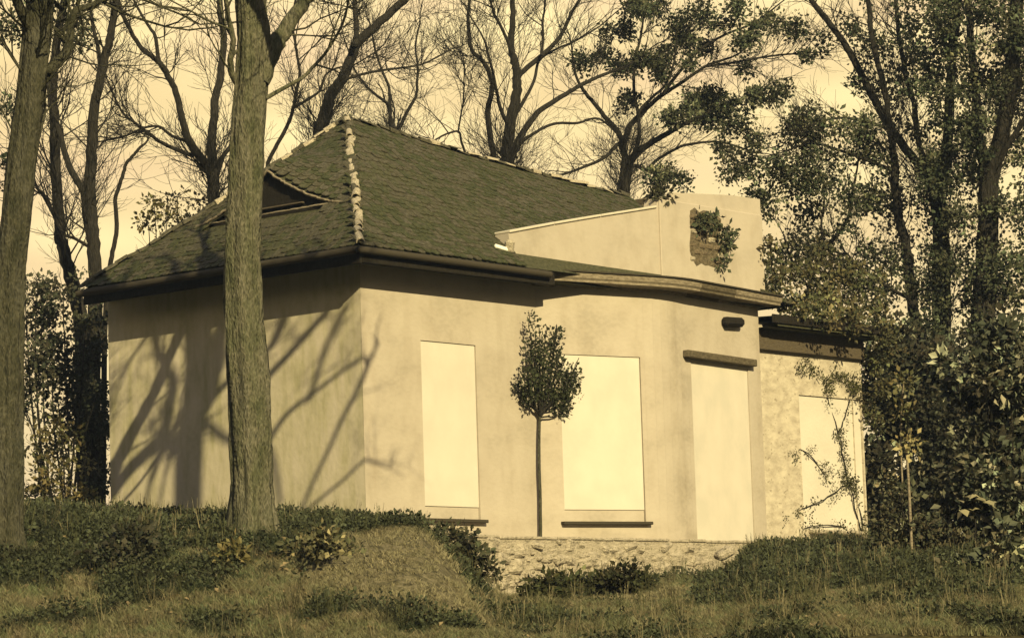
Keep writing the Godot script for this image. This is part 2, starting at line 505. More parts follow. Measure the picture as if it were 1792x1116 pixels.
func build_grass() -> void:
	var nz := noise(8, .22, 4)
	var nf := noise(9, 1.1, 3)
	var patch := noise(31, .55, 4)
	var tall := noise(32, .9, 2)
	rng.seed = 4242
	var b := Buf.new()
	for i in 16:
		var p := Vector3(rng.randf_range(-.09, .09), 0, rng.randf_range(-.09, .09))
		var d := Vector3(rng.randf_range(-.6, .6), 1, rng.randf_range(-.6, .6)).normalized()
		var h := rng.randf_range(.5, 1.0) * .19
		var s := Vector3(rng.randf_range(-1, 1), 0, rng.randf_range(-1, 1)).normalized() * .006
		var bend := Vector3(rng.randf_range(-1, 1), -.3, rng.randf_range(-1, 1)) * h * .35
		b.col = Color.WHITE * rng.randf_range(.7, 1.3)
		var m := p + d * h * .55
		b.face([p - s, p + s, m + s * .8, m - s * .8], Vector3(d.x, .5, 1))
		b.face([m - s * .8, m + s * .8, p + d * h + bend], Vector3(d.x, .5, 1))
	var tuft := b.mesh()
	var xf := []
	var cols := []
	var lx := []
	var lc := []
	for i in 150000:
		var d := sqrt(rng.randf_range(33.4 * 33.4, 50.0 * 50.0))
		var x := rng.randf_range(-.19, .19) * d
		var z := -d
		var y := ground_y(x, z) + nz.get_noise_2d(x, z) * .16 + nf.get_noise_2d(x, z) * .05
		var br := bare(x + nz.get_noise_2d(z * 3, x * 3) * .6, z)
		if rng.randf() < br * .85:
			continue
		# nothing grows under the house or on the terrace
		var q := Vector3(x + 2.23, 0, z + 44.0)
		var s := q.dot(Vector3(.643, 0, -.766))
		var nn := q.dot(Vector3(.766, 0, .643))
		if s > 0 and nn < 1.2 and (s < 8.2 or nn < .0):
			continue
		var v := patch.get_noise_2d(x, z)
		var side := x / d
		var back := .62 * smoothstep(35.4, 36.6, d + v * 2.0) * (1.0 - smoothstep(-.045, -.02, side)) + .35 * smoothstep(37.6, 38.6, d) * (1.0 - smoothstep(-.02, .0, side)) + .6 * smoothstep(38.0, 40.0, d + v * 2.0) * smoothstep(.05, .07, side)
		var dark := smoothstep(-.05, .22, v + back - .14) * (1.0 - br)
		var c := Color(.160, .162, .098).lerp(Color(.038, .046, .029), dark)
		c = c * rng.randf_range(.65, 1.35)
		var hue := tall.get_noise_2d(x * 2.0 + 50.0, z * 2.0)
		c = Color(c.r * (1.0 - .12 * hue), c.g * (1.0 + .12 * hue), c.b)
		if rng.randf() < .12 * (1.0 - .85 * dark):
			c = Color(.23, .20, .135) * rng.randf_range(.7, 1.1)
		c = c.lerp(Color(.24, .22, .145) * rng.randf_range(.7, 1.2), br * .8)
		var g := rng.randf_range(.6, 1.25) * (.75 + .6 * maxf(0, tall.get_noise_2d(x, z)))
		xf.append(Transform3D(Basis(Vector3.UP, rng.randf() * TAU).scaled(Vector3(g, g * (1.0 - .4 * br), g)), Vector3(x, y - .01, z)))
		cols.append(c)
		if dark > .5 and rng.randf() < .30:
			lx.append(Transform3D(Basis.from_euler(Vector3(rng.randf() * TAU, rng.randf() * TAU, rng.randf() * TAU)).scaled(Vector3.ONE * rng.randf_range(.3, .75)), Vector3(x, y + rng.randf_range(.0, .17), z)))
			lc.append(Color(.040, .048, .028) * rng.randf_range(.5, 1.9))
	# taller dry stalks here and there
	var sb := Buf.new()
	for i in 9:
		var p := Vector3(rng.randf_range(-.05, .05), 0, rng.randf_range(-.05, .05))
		var tip := p + Vector3(rng.randf_range(-.14, .14), rng.randf_range(.22, .42), rng.randf_range(-.14, .14))
		var s := Vector3(rng.randf_range(-1, 1), 0, rng.randf_range(-1, 1)).normalized() * .005
		sb.col = Color.WHITE * rng.randf_range(.7, 1.3)
		sb.face([p - s, p + s, tip + s * .4, tip - s * .4], Vector3(0, .5, 1))
		for k in 3:
			var m := p.lerp(tip, rng.randf_range(.4, 1.0))
			var e := Vector3(rng.randf_range(-1, 1), rng.randf_range(-.3, 1), rng.randf_range(-1, 1)).normalized() * .05
			sb.face([m, m + e * .5 + s * 2.2, m + e], Vector3(0, 1, 0))
	var stalks := sb.mesh()
	var sx := []
	var sc := []
	for i in 2600:
		var t: Transform3D = xf[rng.randi() % xf.size()]
		if patch.get_noise_2d(t.origin.x * 1.7 + 30.0, t.origin.z * 1.7) < .0:
			continue
		sx.append(Transform3D(t.basis.orthonormalized().scaled(Vector3.ONE * rng.randf_range(.5, 1.1)), t.origin))
		sc.append((Color(.17, .155, .10) if rng.randf() < .5 else Color(.07, .075, .04)) * rng.randf_range(.6, 1.3))
	many(self, "weeds", stalks, M.blade, sx, sc)
	var fb := Buf.new()
	fb.face([Vector3(-.03, .004, 0), Vector3(0, .012, .018), Vector3(.035, .002, 0)], Vector3.UP)
	fb.face([Vector3(-.03, .004, 0), Vector3(.035, .002, 0), Vector3(0, .014, -.02)], Vector3.UP)
	var fx := []
	var fc := []
	for i in 9000:
		var d := sqrt(rng.randf_range(33.6 * 33.6, 46.0 * 46.0))
		var x := rng.randf_range(-.19, .15) * d
		var p := Vector3(x, ground_y(x, -d) + nz.get_noise_2d(x, -d) * .16 + nf.get_noise_2d(x, -d) * .05 + rng.randf_range(.0, .10), -d)
		var q := p - Vector3(-2.23, 0, -44.0)
		if q.dot(Vector3(.766, 0, .643)) < 1.2 and q.dot(Vector3(.643, 0, -.766)) > 0 or bare(x, -d) > .15:
			continue
		fx.append(Transform3D(Basis.from_euler(Vector3(rng.randf_range(-.7, .7), rng.randf() * TAU, rng.randf_range(-.7, .7))).scaled(Vector3.ONE * rng.randf_range(.6, 1.5)), p))
		fc.append(Color(.19, .15, .09) * rng.randf_range(.4, 1.6))
	many(self, "fallen_leaves", fb.mesh(), M.leaf, fx, fc)
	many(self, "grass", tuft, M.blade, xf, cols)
	many(self, "ground_cover", spray_small, M.leaf, lx, lc)

# ------------------------------------------------------------------ the garden house (its own axes: x along the front, z out of the front, y up)
func frame2(p0: Vector2, p1: Vector2) -> Transform3D:   # plan points (x, z); x runs along the wall, z out of it
	var d := Vector3(p1.x - p0.x, 0, p1.y - p0.y).normalized()
	return Transform3D(Basis(d, Vector3.UP, d.cross(Vector3.UP)), Vector3(p0.x, 0, p0.y))

func wall_with(xf: Transform3D, length: float, h0: float, h1: float, holes: Array, thick := .3, reveal := .07, ends := false) -> Mesh:
	# a wall of real thickness; holes: Rect2 (x, y, w, h) with reveals
	var b := Buf.new()
	var xs := [0.0, length]
	var ys := [h0, h1]
	for r in holes:
		xs.append_array([r.position.x, r.end.x])
		ys.append_array([r.position.y, r.end.y])
	xs.sort()
	ys.sort()
	for i in xs.size() - 1:
		for j in ys.size() - 1:
			if xs[i + 1] - xs[i] < .001 or ys[j + 1] - ys[j] < .001:
				continue
			var c := Vector2((xs[i] + xs[i + 1]) * .5, (ys[j] + ys[j + 1]) * .5)
			var z := 0.0
			for r in holes:
				if r.has_point(c):
					z = -reveal
			b.face([xf * Vector3(xs[i], ys[j], z), xf * Vector3(xs[i + 1], ys[j], z), xf * Vector3(xs[i + 1], ys[j + 1], z), xf * Vector3(xs[i], ys[j + 1], z)], xf.basis.z)
	for r in holes:
		var a: Vector2 = r.position
		var e: Vector2 = r.end
		for q in [[a.x, a.y, a.x, e.y, 1, 0], [e.x, a.y, e.x, e.y, -1, 0], [a.x, a.y, e.x, a.y, 0, 1], [a.x, e.y, e.x, e.y, 0, -1]]:
			b.face([xf * Vector3(q[0], q[1], 0), xf * Vector3(q[2], q[3], 0), xf * Vector3(q[2], q[3], -reveal), xf * Vector3(q[0], q[1], -reveal)], xf.basis * Vector3(q[4], q[5], 0))
	b.face([xf * Vector3(0, h0, -thick), xf * Vector3(length, h0, -thick), xf * Vector3(length, h1, -thick), xf * Vector3(0, h1, -thick)], -xf.basis.z)
	b.face([xf * Vector3(0, h1, 0), xf * Vector3(length, h1, 0), xf * Vector3(length, h1, -thick), xf * Vector3(0, h1, -thick)], Vector3.UP)
	for x in ([0.0, length] if ends else []):
		b.face([xf * Vector3(x, h0, 0), xf * Vector3(x, h1, 0), xf * Vector3(x, h1, -thick), xf * Vector3(x, h0, -thick)], xf.basis.x * (1 if x > 0 else -1))
	return b.mesh()

const V0 := .35
const EAVE := 4.08
const RUN := 3.1
const HIP := Vector3(2.6, 6.75, -2.6)

func eave_h(s: float) -> float:
	return EAVE - .33 * smoothstep(8.8, 13.6, s)

func ridge_h(s: float) -> float:
	return 6.75 - .55 * clampf((s - 2.6) / 7.3, 0, 1) - .06 * sin(clampf((s - 2.6) / 7.3, 0, 1) * PI)

func front_slope(s: float, v: float) -> Vector3:
	return Vector3(s, lerpf(eave_h(s), ridge_h(s), v) - .05 * sin(v * PI), .5 - RUN * v)

func brow(n: float, v: float) -> float:
	var x := absf(n + 2.42) / 1.6
	if v < V0 - .0001 or x >= 1.0:
		return 0.0
	return .68 * pow(1.0 - x, 1.5) * (1.0 - smoothstep(V0, .84, v))



func end_slope(n: float, v: float) -> Vector3:
	return Vector3(-.5 + RUN * v, lerpf(EAVE, 6.75, v) - .05 * sin(v * PI) + brow(n, v), n)

func tile_mesh(w: float, l: float, kind: int) -> Mesh:
	var b := Buf.new()
	var p := []
	var h := w * .5
	var prof := [[-h, l], [-h, .06], [-h * .72, .018], [0, 0], [h * .72, .018], [h, .06], [h, l]]
	if kind == 1:
		prof = [[-h, l], [-h, .03], [-h * .6, .01], [h * .1, .004], [h * .8, .03], [h, .09], [h, l]]
	for q in prof:
		p.append(Vector2(q[0], q[1]))
	var t := .016
	var top := []
	for q in p:
		top.append(Vector3(q.x, q.y, t))
	b.face(top, Vector3(0, 0, 1))
	for i in p.size() - 1:
		var a: Vector2 = p[i]
		var c: Vector2 = p[i + 1]
		b.face([Vector3(a.x, a.y, 0), Vector3(c.x, c.y, 0), Vector3(c.x, c.y, t), Vector3(a.x, a.y, t)], Vector3(-(a.y - c.y), a.x - c.x, 0) * (1.0 if true else 1.0) + Vector3(a.x + c.x, a.y + c.y - l, 0) * 2.0)
	return b.mesh()

func build_roof(house: Node3D) -> void:
	rng.seed = 555
	# the boarded roof slopes under the tiles
	var b := Buf.new()
	var grid := func(f: Callable, u0: Callable, u1: Callable, va: float, vb: float, nu: int, nv: int) -> void:
		for j in nv:
			for i in nu:
				var q := []
				for e in [[0, 0], [1, 0], [1, 1], [0, 1]]:
					var v: float = lerpf(va, vb, float(j + e[1]) / nv)
					var u: float = lerpf(u0.call(v), u1.call(v), float(i + e[0]) / nu)
					q.append(f.call(u, v))
				b.face([q[0], q[1], q[2]], Vector3(0, 1, 0))
				if not q[2].is_equal_approx(q[3]):
					b.face([q[0], q[2], q[3]], Vector3(0, 1, 0))
	grid.call(front_slope, func(v): return -.5 + RUN * v, func(v): return 10.45 - .55 * v, 0.0, 1.0, 36, 12)
	var el := func(v): return .5 - RUN * v
	var er := func(v): return -5.5 + 2.9 * v
	grid.call(end_slope, el, er, 0.0, V0 - .001, 20, 4)
	grid.call(end_slope, el, er, V0, 1.0, 30, 10)
	# the two slopes that face away
	grid.call(func(s, v): return Vector3(s, lerpf(eave_h(s), ridge_h(s), v) - .05 * sin(v * PI), -5.5 + 2.9 * v), func(v): return -.5 + RUN * v, func(v): return 10.45 - .55 * v, 0.0, 1.0, 24, 8)
	grid.call(func(n, v): return Vector3(10.45 - .55 * v, lerpf(eave_h(10.45), 6.2, v), n), el, er, 0.0, 1.0, 10, 8)
	# low lean-to roof of the annex
	b.face([Vector3(9.95, 3.80, .52), Vector3(13.3, 3.80, .52), Vector3(13.3, 4.02, -5.6), Vector3(9.95, 4.02, -5.6)], Vector3.UP)
	b.face([Vector3(9.95, 3.62, .52), Vector3(13.3, 3.62, .52), Vector3(13.3, 3.80, .52), Vector3(9.95, 3.80, .52)], Vector3(0, 0, 1))
	b.face([Vector3(13.3, 3.62, .52), Vector3(13.3, 3.80, .52), Vector3(13.3, 4.02, -5.6), Vector3(13.3, 3.62, -5.6)], Vector3(1, 0, 0))
	# soffit
	b.face([Vector3(-.46, 3.93, .46), Vector3(9.7, 3.93, .46), Vector3(9.7, 3.93, -5.45), Vector3(-.46, 3.93, -5.45)], Vector3.DOWN)
	b.face([Vector3(9.76, 3.6, .46), Vector3(13.28, 3.6, .46), Vector3(13.28, 3.6, -5.45), Vector3(9.7, 3.6, -5.45)], Vector3.DOWN)
	var roof := part(house, "roof", b.mesh(), M.tiles[0])
	# tiles
	var shapes := [tile_mesh(.156, .29, 0), tile_mesh(.150, .29, 1)]
	var all := []   # [transform, distance key, shade]
	var eye := Vector3(-9.0, 0, 44.0)
	var lay := func(f: Callable, u0: Callable, u1: Callable, length: float, skip: Callable) -> void:
		var courses := int(length / .128)
		for j in courses:
			var v := float(j) / courses
			var ua: float = minf(u0.call(v + .01), u1.call(v + .01))
			var ub: float = maxf(u0.call(v + .01), u1.call(v + .01))
			var u := ua - .05 + (.079 if j % 2 else 0.0)
			while u < ub + .05:
				var uu := u + rng.randf_range(-.012, .012)
				u += .158
				if skip.call(uu, v):
					continue
				var p: Vector3 = f.call(uu, v)
				var p2: Vector3 = f.call(uu, minf(v + .07, .999))
				var pu: Vector3 = f.call(uu + .05, v)
				var y := (p2 - p).normalized()
				var xx := (pu - p).normalized()
				var z := xx.cross(y).normalized()
				if z.y < 0:
					z = -z
				xx = y.cross(z).normalized()
				var bs := Basis(xx, y, z)
				bs = bs * Basis.from_euler(Vector3(-.075 + rng.randf_range(-.03, .025), rng.randf_range(-.03, .03), rng.randf_range(-.03, .03)))
				all.append([Transform3D(bs, p + z * (.035 + rng.randf_range(0, .014)) - y * (.03 + rng.randf_range(-.012, .02))), p.distance_to(Vector3(-.5, 4.1, .5)), rng.randf() * .62 + .18 + .16 * sin(uu * .9 + v * 5.0)])
	lay.call(front_slope, func(v): return -.5 + RUN * v + .08, func(v): return 10.4 - .55 * v, 4.1, func(s, v): return s > 3.35 and s < 9.95 and .5 - RUN * v > -.02)
	lay.call(end_slope, func(v): return .5 - RUN * v - .08, er, 4.1, func(n, v): return v > V0 - .09 and v < V0 - .004 and brow(n, V0) > .06)
	all.sort_custom(func(a, c): return a[1] < c[1])
	var rest := {}
	for i in all.size():
		var e: Array = all[i]
		var k := clampi(int(e[2] * 3.4), 0, 3)
		var sh: int = 1 if rng.randf() < .3 else 0
		if i < 300:
			var o := part(roof, "roof_tile", shapes[sh], M.tiles[k])
			o.transform = e[0]
		else:
			var key := k * 2 + sh
			if not rest.has(key):
				rest[key] = []
			rest[key].append(e[0])
	for key in rest:
		var cols := []
		cols.resize(rest[key].size())
		cols.fill(Color.WHITE)
		many(roof, "tile_field", shapes[key % 2], M.tiles[key / 2], rest[key], cols)
	# ridge and hip tiles bedded in pale mortar
	var cap := Buf.new()
	var pr := []
	for i in 9:
		var a := PI * i / 8.0
		pr.append(Vector2(cos(a) * .10, sin(a) * .075))
	for i in 8:
		var o := Vector3(pr[i].x + pr[i + 1].x, pr[i].y + pr[i + 1].y, 0)
		cap.face([Vector3(pr[i].x, pr[i].y, 0), Vector3(pr[i + 1].x, pr[i + 1].y, 0), Vector3(pr[i + 1].x * .84, pr[i + 1].y * .84, .36), Vector3(pr[i].x * .84, pr[i].y * .84, .36)], o)
		cap.face([Vector3(pr[i].x, pr[i].y, 0), Vector3(pr[i + 1].x, pr[i + 1].y, 0), Vector3(pr[i + 1].x * .8, pr[i + 1].y * .8, 0), Vector3(pr[i].x * .8, pr[i].y * .8, 0)], Vector3(0, 0, -1))
	var capm := cap.mesh()
	var run_caps := func(f: Callable, count: int, pale: float) -> void:
		for i in count:
			var p: Vector3 = f.call(float(i) / count)
			var q: Vector3 = f.call(float(i + 1) / count)
			var z := (q - p).normalized()
			var x := Vector3.UP.cross(z).normalized()
			var bs := Basis(x, z.cross(x), z) * Basis.from_euler(Vector3(rng.randf_range(-.10, .10), rng.randf_range(-.16, .16), rng.randf_range(-.3, .3)))
			var sc := p.distance_to(q) / .33
			var o := part(roof, "ridge_tile", capm, M.mortar if rng.randf() < pale * (1.0 if pale > .65 or pale < .4 else smoothstep(.3, .6, float(i) / count)) else M.tiles[3 if rng.randf() < .6 else 1])
			o.transform = Transform3D(bs.scaled_local(Vector3(rng.randf_range(.5, .8), rng.randf_range(.6, 1.1), sc)), p + Vector3(0, .03 + rng.randf_range(-.01, .02), 0))
	run_caps.call(func(v): return Vector3(-.5 + RUN * v, lerpf(EAVE, 6.75, v) - .05 * sin(v * PI) + .02, .5 - RUN * v), 25, .72)
	run_caps.call(func(v): return Vector3(-.5 + RUN * v, lerpf(EAVE, 6.75, v) - .05 * sin(v * PI) + .02, -5.5 + 2.9 * v), 24, .6)
	run_caps.call(func(v): return Vector3(2.6 + 7.3 * v, ridge_h(2.6 + 7.3 * v) + .02, -2.6), 30, .3)
	# eyebrow dormer in the end slope: dark boarded opening under the raised lip
	var dorm := hold(house, "dormer")
	var open := Buf.new()
	var lip := []
	var foot := []
	for i in 41:
		var n := -2.42 + 1.6 * (i / 20.0 - 1.0)
		var lo := end_slope(n, V0 - .001)
		var hi := end_slope(n, V0)
		lip.append(hi + Vector3(-.03, .035, 0))
		foot.append(lo + Vector3(-.04, .05, 0))
		if i < 40:
			var n2 := n + 1.6 / 20.0
			var lo2 := end_slope(n2, V0 - .001)
			var hi2 := end_slope(n2, V0)
			open.face([lo + Vector3(.06, -.02, 0), lo2 + Vector3(.06, -.02, 0), hi2 + Vector3(.06, 0, 0)], Vector3(-1, 0, 0))
			open.face([lo + Vector3(.06, -.02, 0), hi2 + Vector3(.06, 0, 0), hi + Vector3(.06, 0, 0)], Vector3(-1, 0, 0))
	part(dorm, "boarding", open.mesh(), M.dark_wood)
	var e1 := Buf.new()
	e1.tube(smooth_line(lip, 2, .016), .022, .022, 6, .3, 3)
	part(dorm, "lip", e1.mesh(), M.cornice)
	var e2 := Buf.new()
	e2.tube(smooth_line(foot.slice(4, 37), 2, .008), .014, .014, 5, .4, 5)
	part(dorm, "flashing", e2.mesh(), M.cornice)
	for k in 1:
		var e3 := Buf.new()
		var lo3 := end_slope(-2.55, V0 - .001)
		e3.box(Vector3(lo3.x - .01, lo3.y + .13 + .13 * k, -2.55 - (.85 - .35 * k)), Vector3(lo3.x + .05, lo3.y + .16 + .13 * k, -2.55 + (.85 - .35 * k)))
		part(dorm, "slat", e3.mesh(), M.wood)
	# fascia boards and gutters; house fascias deepened and blackened to thicken the eave's shade
	for q in [[Vector3(-.52, 3.83, -5.5), Vector3(-.47, 4.06, .5), "fascia"], [Vector3(-.47, 3.85, .455), Vector3(3.95, 4.06, .5), "fascia"], [Vector3(9.76, 3.66, .53), Vector3(13.32, 3.81, .56), "fascia"]]:
		var f := Buf.new()
		f.box(q[0], q[1])
		part(house, q[2], f.mesh(), M.dark_wood)
	var g := Buf.new()
	g.tube([Vector3(-.62, 4.0, -5.5), Vector3(-.62, 4.01, -2.5), Vector3(-.62, 4.02, .5)], .06, .06, 8)
	part(house, "gutter", g.mesh(), M.slate)
	var g2 := Buf.new()
	g2.tube([Vector3(-.62, 4.02, .57), Vector3(2, 4.01, .57), Vector3(3.75, 4.0, .57)], .055, .055, 8)
	part(house, "gutter", g2.mesh(), M.slate)

func window_at(house: Node3D, xf: Transform3D, r: Rect2, sill: bool, called: String, label := "") -> Node3D:
	var w := hold(house, called)
	if label != "":
		w.set_meta("label", label)
	var b := Buf.new()
	var y0 := r.position.y + (.19 if sill else .0)
	b.block(xf * Transform3D(Basis(), Vector3(r.get_center().x, (y0 + r.end.y) * .5, -.045)), Vector3(r.size.x - .012, r.end.y - y0 - .006, .05), .006)
	part(w, "panel", b.mesh(), M.panel)
	if sill:
		var c := Buf.new()
		c.block(xf * Transform3D(Basis(), Vector3(r.get_center().x, r.position.y + .095, -.05)), Vector3(r.size.x - .012, .186, .03), .004)
		part(w, "apron", c.mesh(), M.plaster)
		var d := Buf.new()
		d.block(xf * Transform3D(Basis(), Vector3(r.get_center().x, r.position.y - .02, .03)), Vector3(r.size.x + .16, .05, .13), .008)
		part(w, "sill", d.mesh(), M.slate)
	return w

func build_house() -> void:
	var house := thing("garden_house", "pale plastered garden house with hipped mossy tile roof, bowed front and closed panels", "building", Vector3(-2.23, 3.7, -44.0))
	house.rotation.y = deg_to_rad(50.0)
	# walls
	var end := frame2(Vector2(0, -5.5), Vector2(0, 0))
	part(house, "end_wall", wall_with(end, 5.5, -.9, 4.0, []), M.end_plaster)
	var fr := frame2(Vector2(.003, 0), Vector2(4.05, 0))
	var w1 := Rect2(1.305, .18, 1.27, 2.69)
	part(house, "front_wall", wall_with(fr, 4.05, -.9, 4.0, [w1]), M.plaster)
	window_at(house, fr, w1, true, "window")
	var bow := [Vector2(4.05, 0), Vector2(6.1, .56), Vector2(6.3, .605), Vector2(6.48, .63), Vector2(6.66, .64), Vector2(6.84, .638), Vector2(7.0, .625), Vector2(7.2, .60), Vector2(9.72, .28)]
	for i in 8:
		var xf := frame2(bow[i], bow[i + 1])
		var ln: float = bow[i].distance_to(bow[i + 1])
		var holes := []
		if i == 0:
			holes = [Rect2(.44, .18, 1.6, 2.66)]
		if i == 7:
			holes = [Rect2(.12, -.5, 1.98, 3.34)]
		part(house, "bow_wall", wall_with(xf, ln - .001, -.9, 3.98, holes), M.plaster)
		if i == 0:
			window_at(house, xf, holes[0], true, "window")
		if i == 7:
			var dr := window_at(house, xf, holes[0], false, "door")
			var lb := Buf.new()
			lb.block(xf * Transform3D(Basis(), Vector3(1.04, 2.95, .06)), Vector3(2.36, .12, .12), .012)
			part(dr, "lintel", lb.mesh(), M.cornice_dark)
			var cb := Buf.new()   # broken bracket stub under the cornice
			cb.block(xf * Transform3D(Basis.from_euler(Vector3(0, 0, .05)), Vector3(1.50, 3.60, .07)), Vector3(.62, .16, .16), .05)
			part(house, "bracket", cb.mesh(), M.dark_wood).set_meta("label", "dark broken bracket stub under the cornice above the door")
	var rt := frame2(Vector2(9.72, .278), Vector2(9.72, -.45))
	part(house, "bow_wall", wall_with(rt, .85, -.9, 3.98, []), M.plaster)
	# cornice swept round the bow
	var prof := [Vector2(.0, 3.905), Vector2(.03, 3.915), Vector2(.05, 3.955), Vector2(.30, 3.965), Vector2(.30, 4.0), Vector2(.325, 4.03), Vector2(.335, 4.115)]
	var path := [Vector2(3.95, -.04)] + bow + [Vector2(9.72, -.08)]
	var outw := []
	for i in path.size():
		var d1: Vector2 = (path[i] - path[maxi(i - 1, 0)]).normalized()
		var d2: Vector2 = (path[mini(i + 1, path.size() - 1)] - path[i]).normalized()
		if i == 0:
			d1 = d2
		if i == path.size() - 1:
			d2 = d1
		var n1 := Vector2(-d1.y, d1.x)
		var n2 := Vector2(-d2.y, d2.x)
		var m := (n1 + n2).normalized()
		outw.append(m / maxf(.35, m.dot(n1)))
	var piece := func(i0: int, i1: int, f0: float, f1: float, top: bool) -> Mesh:
		var b := Buf.new()
		var pp := [Vector2(-.12, 4.118), Vector2(.365, 4.118), Vector2(.365, 4.14), Vector2(-.12, 4.17)] if top else prof
		for i in range(i0, i1):
			var fa := f0 if i == i0 else 0.0
			var fb := f1 if i == i1 - 1 else 1.0
			for k in pp.size() - 1:
				var q := []
				for e in [[fa, 0], [fb, 0], [fb, 1], [fa, 1]]:
					var p: Vector2 = path[i].lerp(path[i + 1], e[0])
					var o: Vector2 = outw[i].lerp(outw[i + 1], e[0])
					var pk: Vector2 = pp[k + e[1]]
					q.append(Vector3(p.x + o.x * pk.x, pk.y, p.y + o.y * pk.x))
				var dd: Vector2 = pp[k + 1] - pp[k]
				var oo := Vector3(outw[i].x * dd.y, -dd.x, outw[i].y * dd.y)
				b.face(q, oo)
		return b.mesh()
	part(house, "cornice", piece.call(0, 8, 0.0, 1.0, false), M.cornice)
	part(house, "cornice", piece.call(8, 9, 0.0, .42, false), M.cornice_dark).set_meta("label", "dark stained length of cornice")
	part(house, "cornice", piece.call(8, 10, .42, 1.0, false), M.cornice)
	part(house, "cornice_cap", piece.call(0, 10, 0.0, 1.0, true), M.slate)
	# raised parapet over the bow
	var par := Buf.new()
	var line_ := [Vector2(3.30, 4.05), Vector2(3.27, 4.66), Vector2(4.4, 4.90), Vector2(5.6, 5.14), Vector2(7.1, 5.43), Vector2(7.16, 5.60), Vector2(7.6, 5.74), Vector2(9.2, 5.86), Vector2(10.1, 5.88), Vector2(10.15, 4.05)]
	var z1 := .15
	var z0 := -.12
	for i in range(1, 8):   # strips, so that the outline need not be convex
		var a: Vector2 = line_[i]
		var c: Vector2 = line_[i + 1]
		par.face([Vector3(a.x, 4.05, z1), Vector3(c.x, 4.05, z1), Vector3(c.x, c.y, z1), Vector3(a.x, a.y, z1)], Vector3(0, 0, 1))
		par.face([Vector3(a.x, 4.05, z0), Vector3(c.x, 4.05, z0), Vector3(c.x, c.y, z0), Vector3(a.x, a.y, z0)], Vector3(0, 0, -1))
	for i in line_.size() - 1:
		var a: Vector2 = line_[i]
		var c: Vector2 = line_[i + 1]
		par.face([Vector3(a.x, a.y, z1), Vector3(c.x, c.y, z1), Vector3(c.x, c.y, z0), Vector3(a.x, a.y, z0)], Vector3(-(c.y - a.y), c.x - a.x, 0))
	part(house, "parapet", par.mesh(), M.parapet)
	for i in range(1, 4):
		var a: Vector2 = line_[i]
		var c: Vector2 = line_[i + 1]
		var cp := Buf.new()
		var mid := (a + c) * .5
		cp.block(Transform3D(Basis(Vector3(0, 0, 1), (c - a).angle()), Vector3(mid.x, mid.y + .022, .015)), Vector3((c - a).length() - .012, .04, .33), .01)
		part(house, "coping_stone", cp.mesh(), M.sill)
	var pil := Buf.new()
	pil.box(Vector3(7.16, 4.06, .1), Vector3(10.1, 5.59, .185), .01)
	part(house, "parapet_panel", pil.mesh(), M.parapet)
	# patch where the plaster has fallen off the parapet: rough stones and bricks
	var rub := hold(house, "bare_patch")
	rng.seed = 808
	var bed := Buf.new()
	var rim := []
	for i in 26:
		var a := TAU * i / 26.0
		var e := Vector2(cos(a), sin(a))
		e = e / maxf(absf(e.x), absf(e.y))
		rim.append(Vector3(8.42 + e.x * .47 * rng.randf_range(.86, 1.04), 5.03 + e.y * .48 * rng.randf_range(.88, 1.06), .19))
	for i in 26:
		bed.face([Vector3(8.42, 5.03, .19), rim[i], rim[(i + 1) % 26]], Vector3(0, 0, 1))
	part(rub, "mortar_bed", bed.mesh(), M.stone_dark)
	for j in 7:
		for i in 4:
			var x := 8.07 + i * .215 + (.08 if j % 2 else 0.0)
			var y := 4.66 + j * .118
			if (j == 0 and i in [1, 2]) or (j == 6 and i == 3) or (j == 1 and i == 2):
				continue
			var sb := Buf.new()
			sb.block(Transform3D(Basis.from_euler(Vector3(rng.randf_range(-.2, .2), rng.randf_range(-.2, .2), rng.randf_range(-.12, .12))), Vector3(x + rng.randf_range(-.02, .02), y, .165 + rng.randf_range(-.02, .012))), Vector3(rng.randf_range(.15, .205), rng.randf_range(.08, .105), .10), .022)
			part(rub, "brick", sb.mesh(), M.brick if rng.randf() < .6 else M.stone)
	# annex wall set back at the right, with a blocked opening
	var an := frame2(Vector2(9.722, .1), Vector2(13.1, .1))
	var bo := Rect2(1.38, .16, 1.96, 2.36)
	part(house, "annex_wall", wall_with(an, 3.38, -.9, 3.74, [bo], .3, .06), M.rough_plaster)
	var bl := hold(house, "blocked_window")
	var bp := Buf.new()
	bp.block(an * Transform3D(Basis(), Vector3(bo.get_center().x, bo.get_center().y, -.045)), Vector3(bo.size.x - .01, bo.size.y - .01, .03), .004)
	part(bl, "panel", bp.mesh(), surf(M.panel.albedo_texture, M.rough_plaster.heightmap_texture, Vector3(2.6, 2.6, 2.6), .5))
	var bs := Buf.new()
	bs.block(an * Transform3D(Basis.from_euler(Vector3(0, 0, -.01)), Vector3(2.3, .12, .04)), Vector3(1.6, .07, .16), .02)
	part(bl, "sill", bs.mesh(), M.stone)
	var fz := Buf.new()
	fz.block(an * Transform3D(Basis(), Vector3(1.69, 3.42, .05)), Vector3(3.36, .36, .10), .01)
	part(house, "eave_shade_board", fz.mesh(), M.wood)  # dark board standing in for the eave's shadow on the annex wall
	var aw := frame2(Vector2(13.1, .1), Vector2(13.1, -5.5))
	part(house, "side_wall", wall_with(aw, 5.4, -.9, 3.7, []), M.rough_plaster)
	var bw := frame2(Vector2(13.1, -5.5), Vector2(0, -5.5))
	part(house, "back_wall", wall_with(bw, 13.095, -.9, 3.7, []), M.rough_plaster)
	build_roof(house)
	# chimney stub at the far end of the ridge
	var ch := hold(house, "chimney")
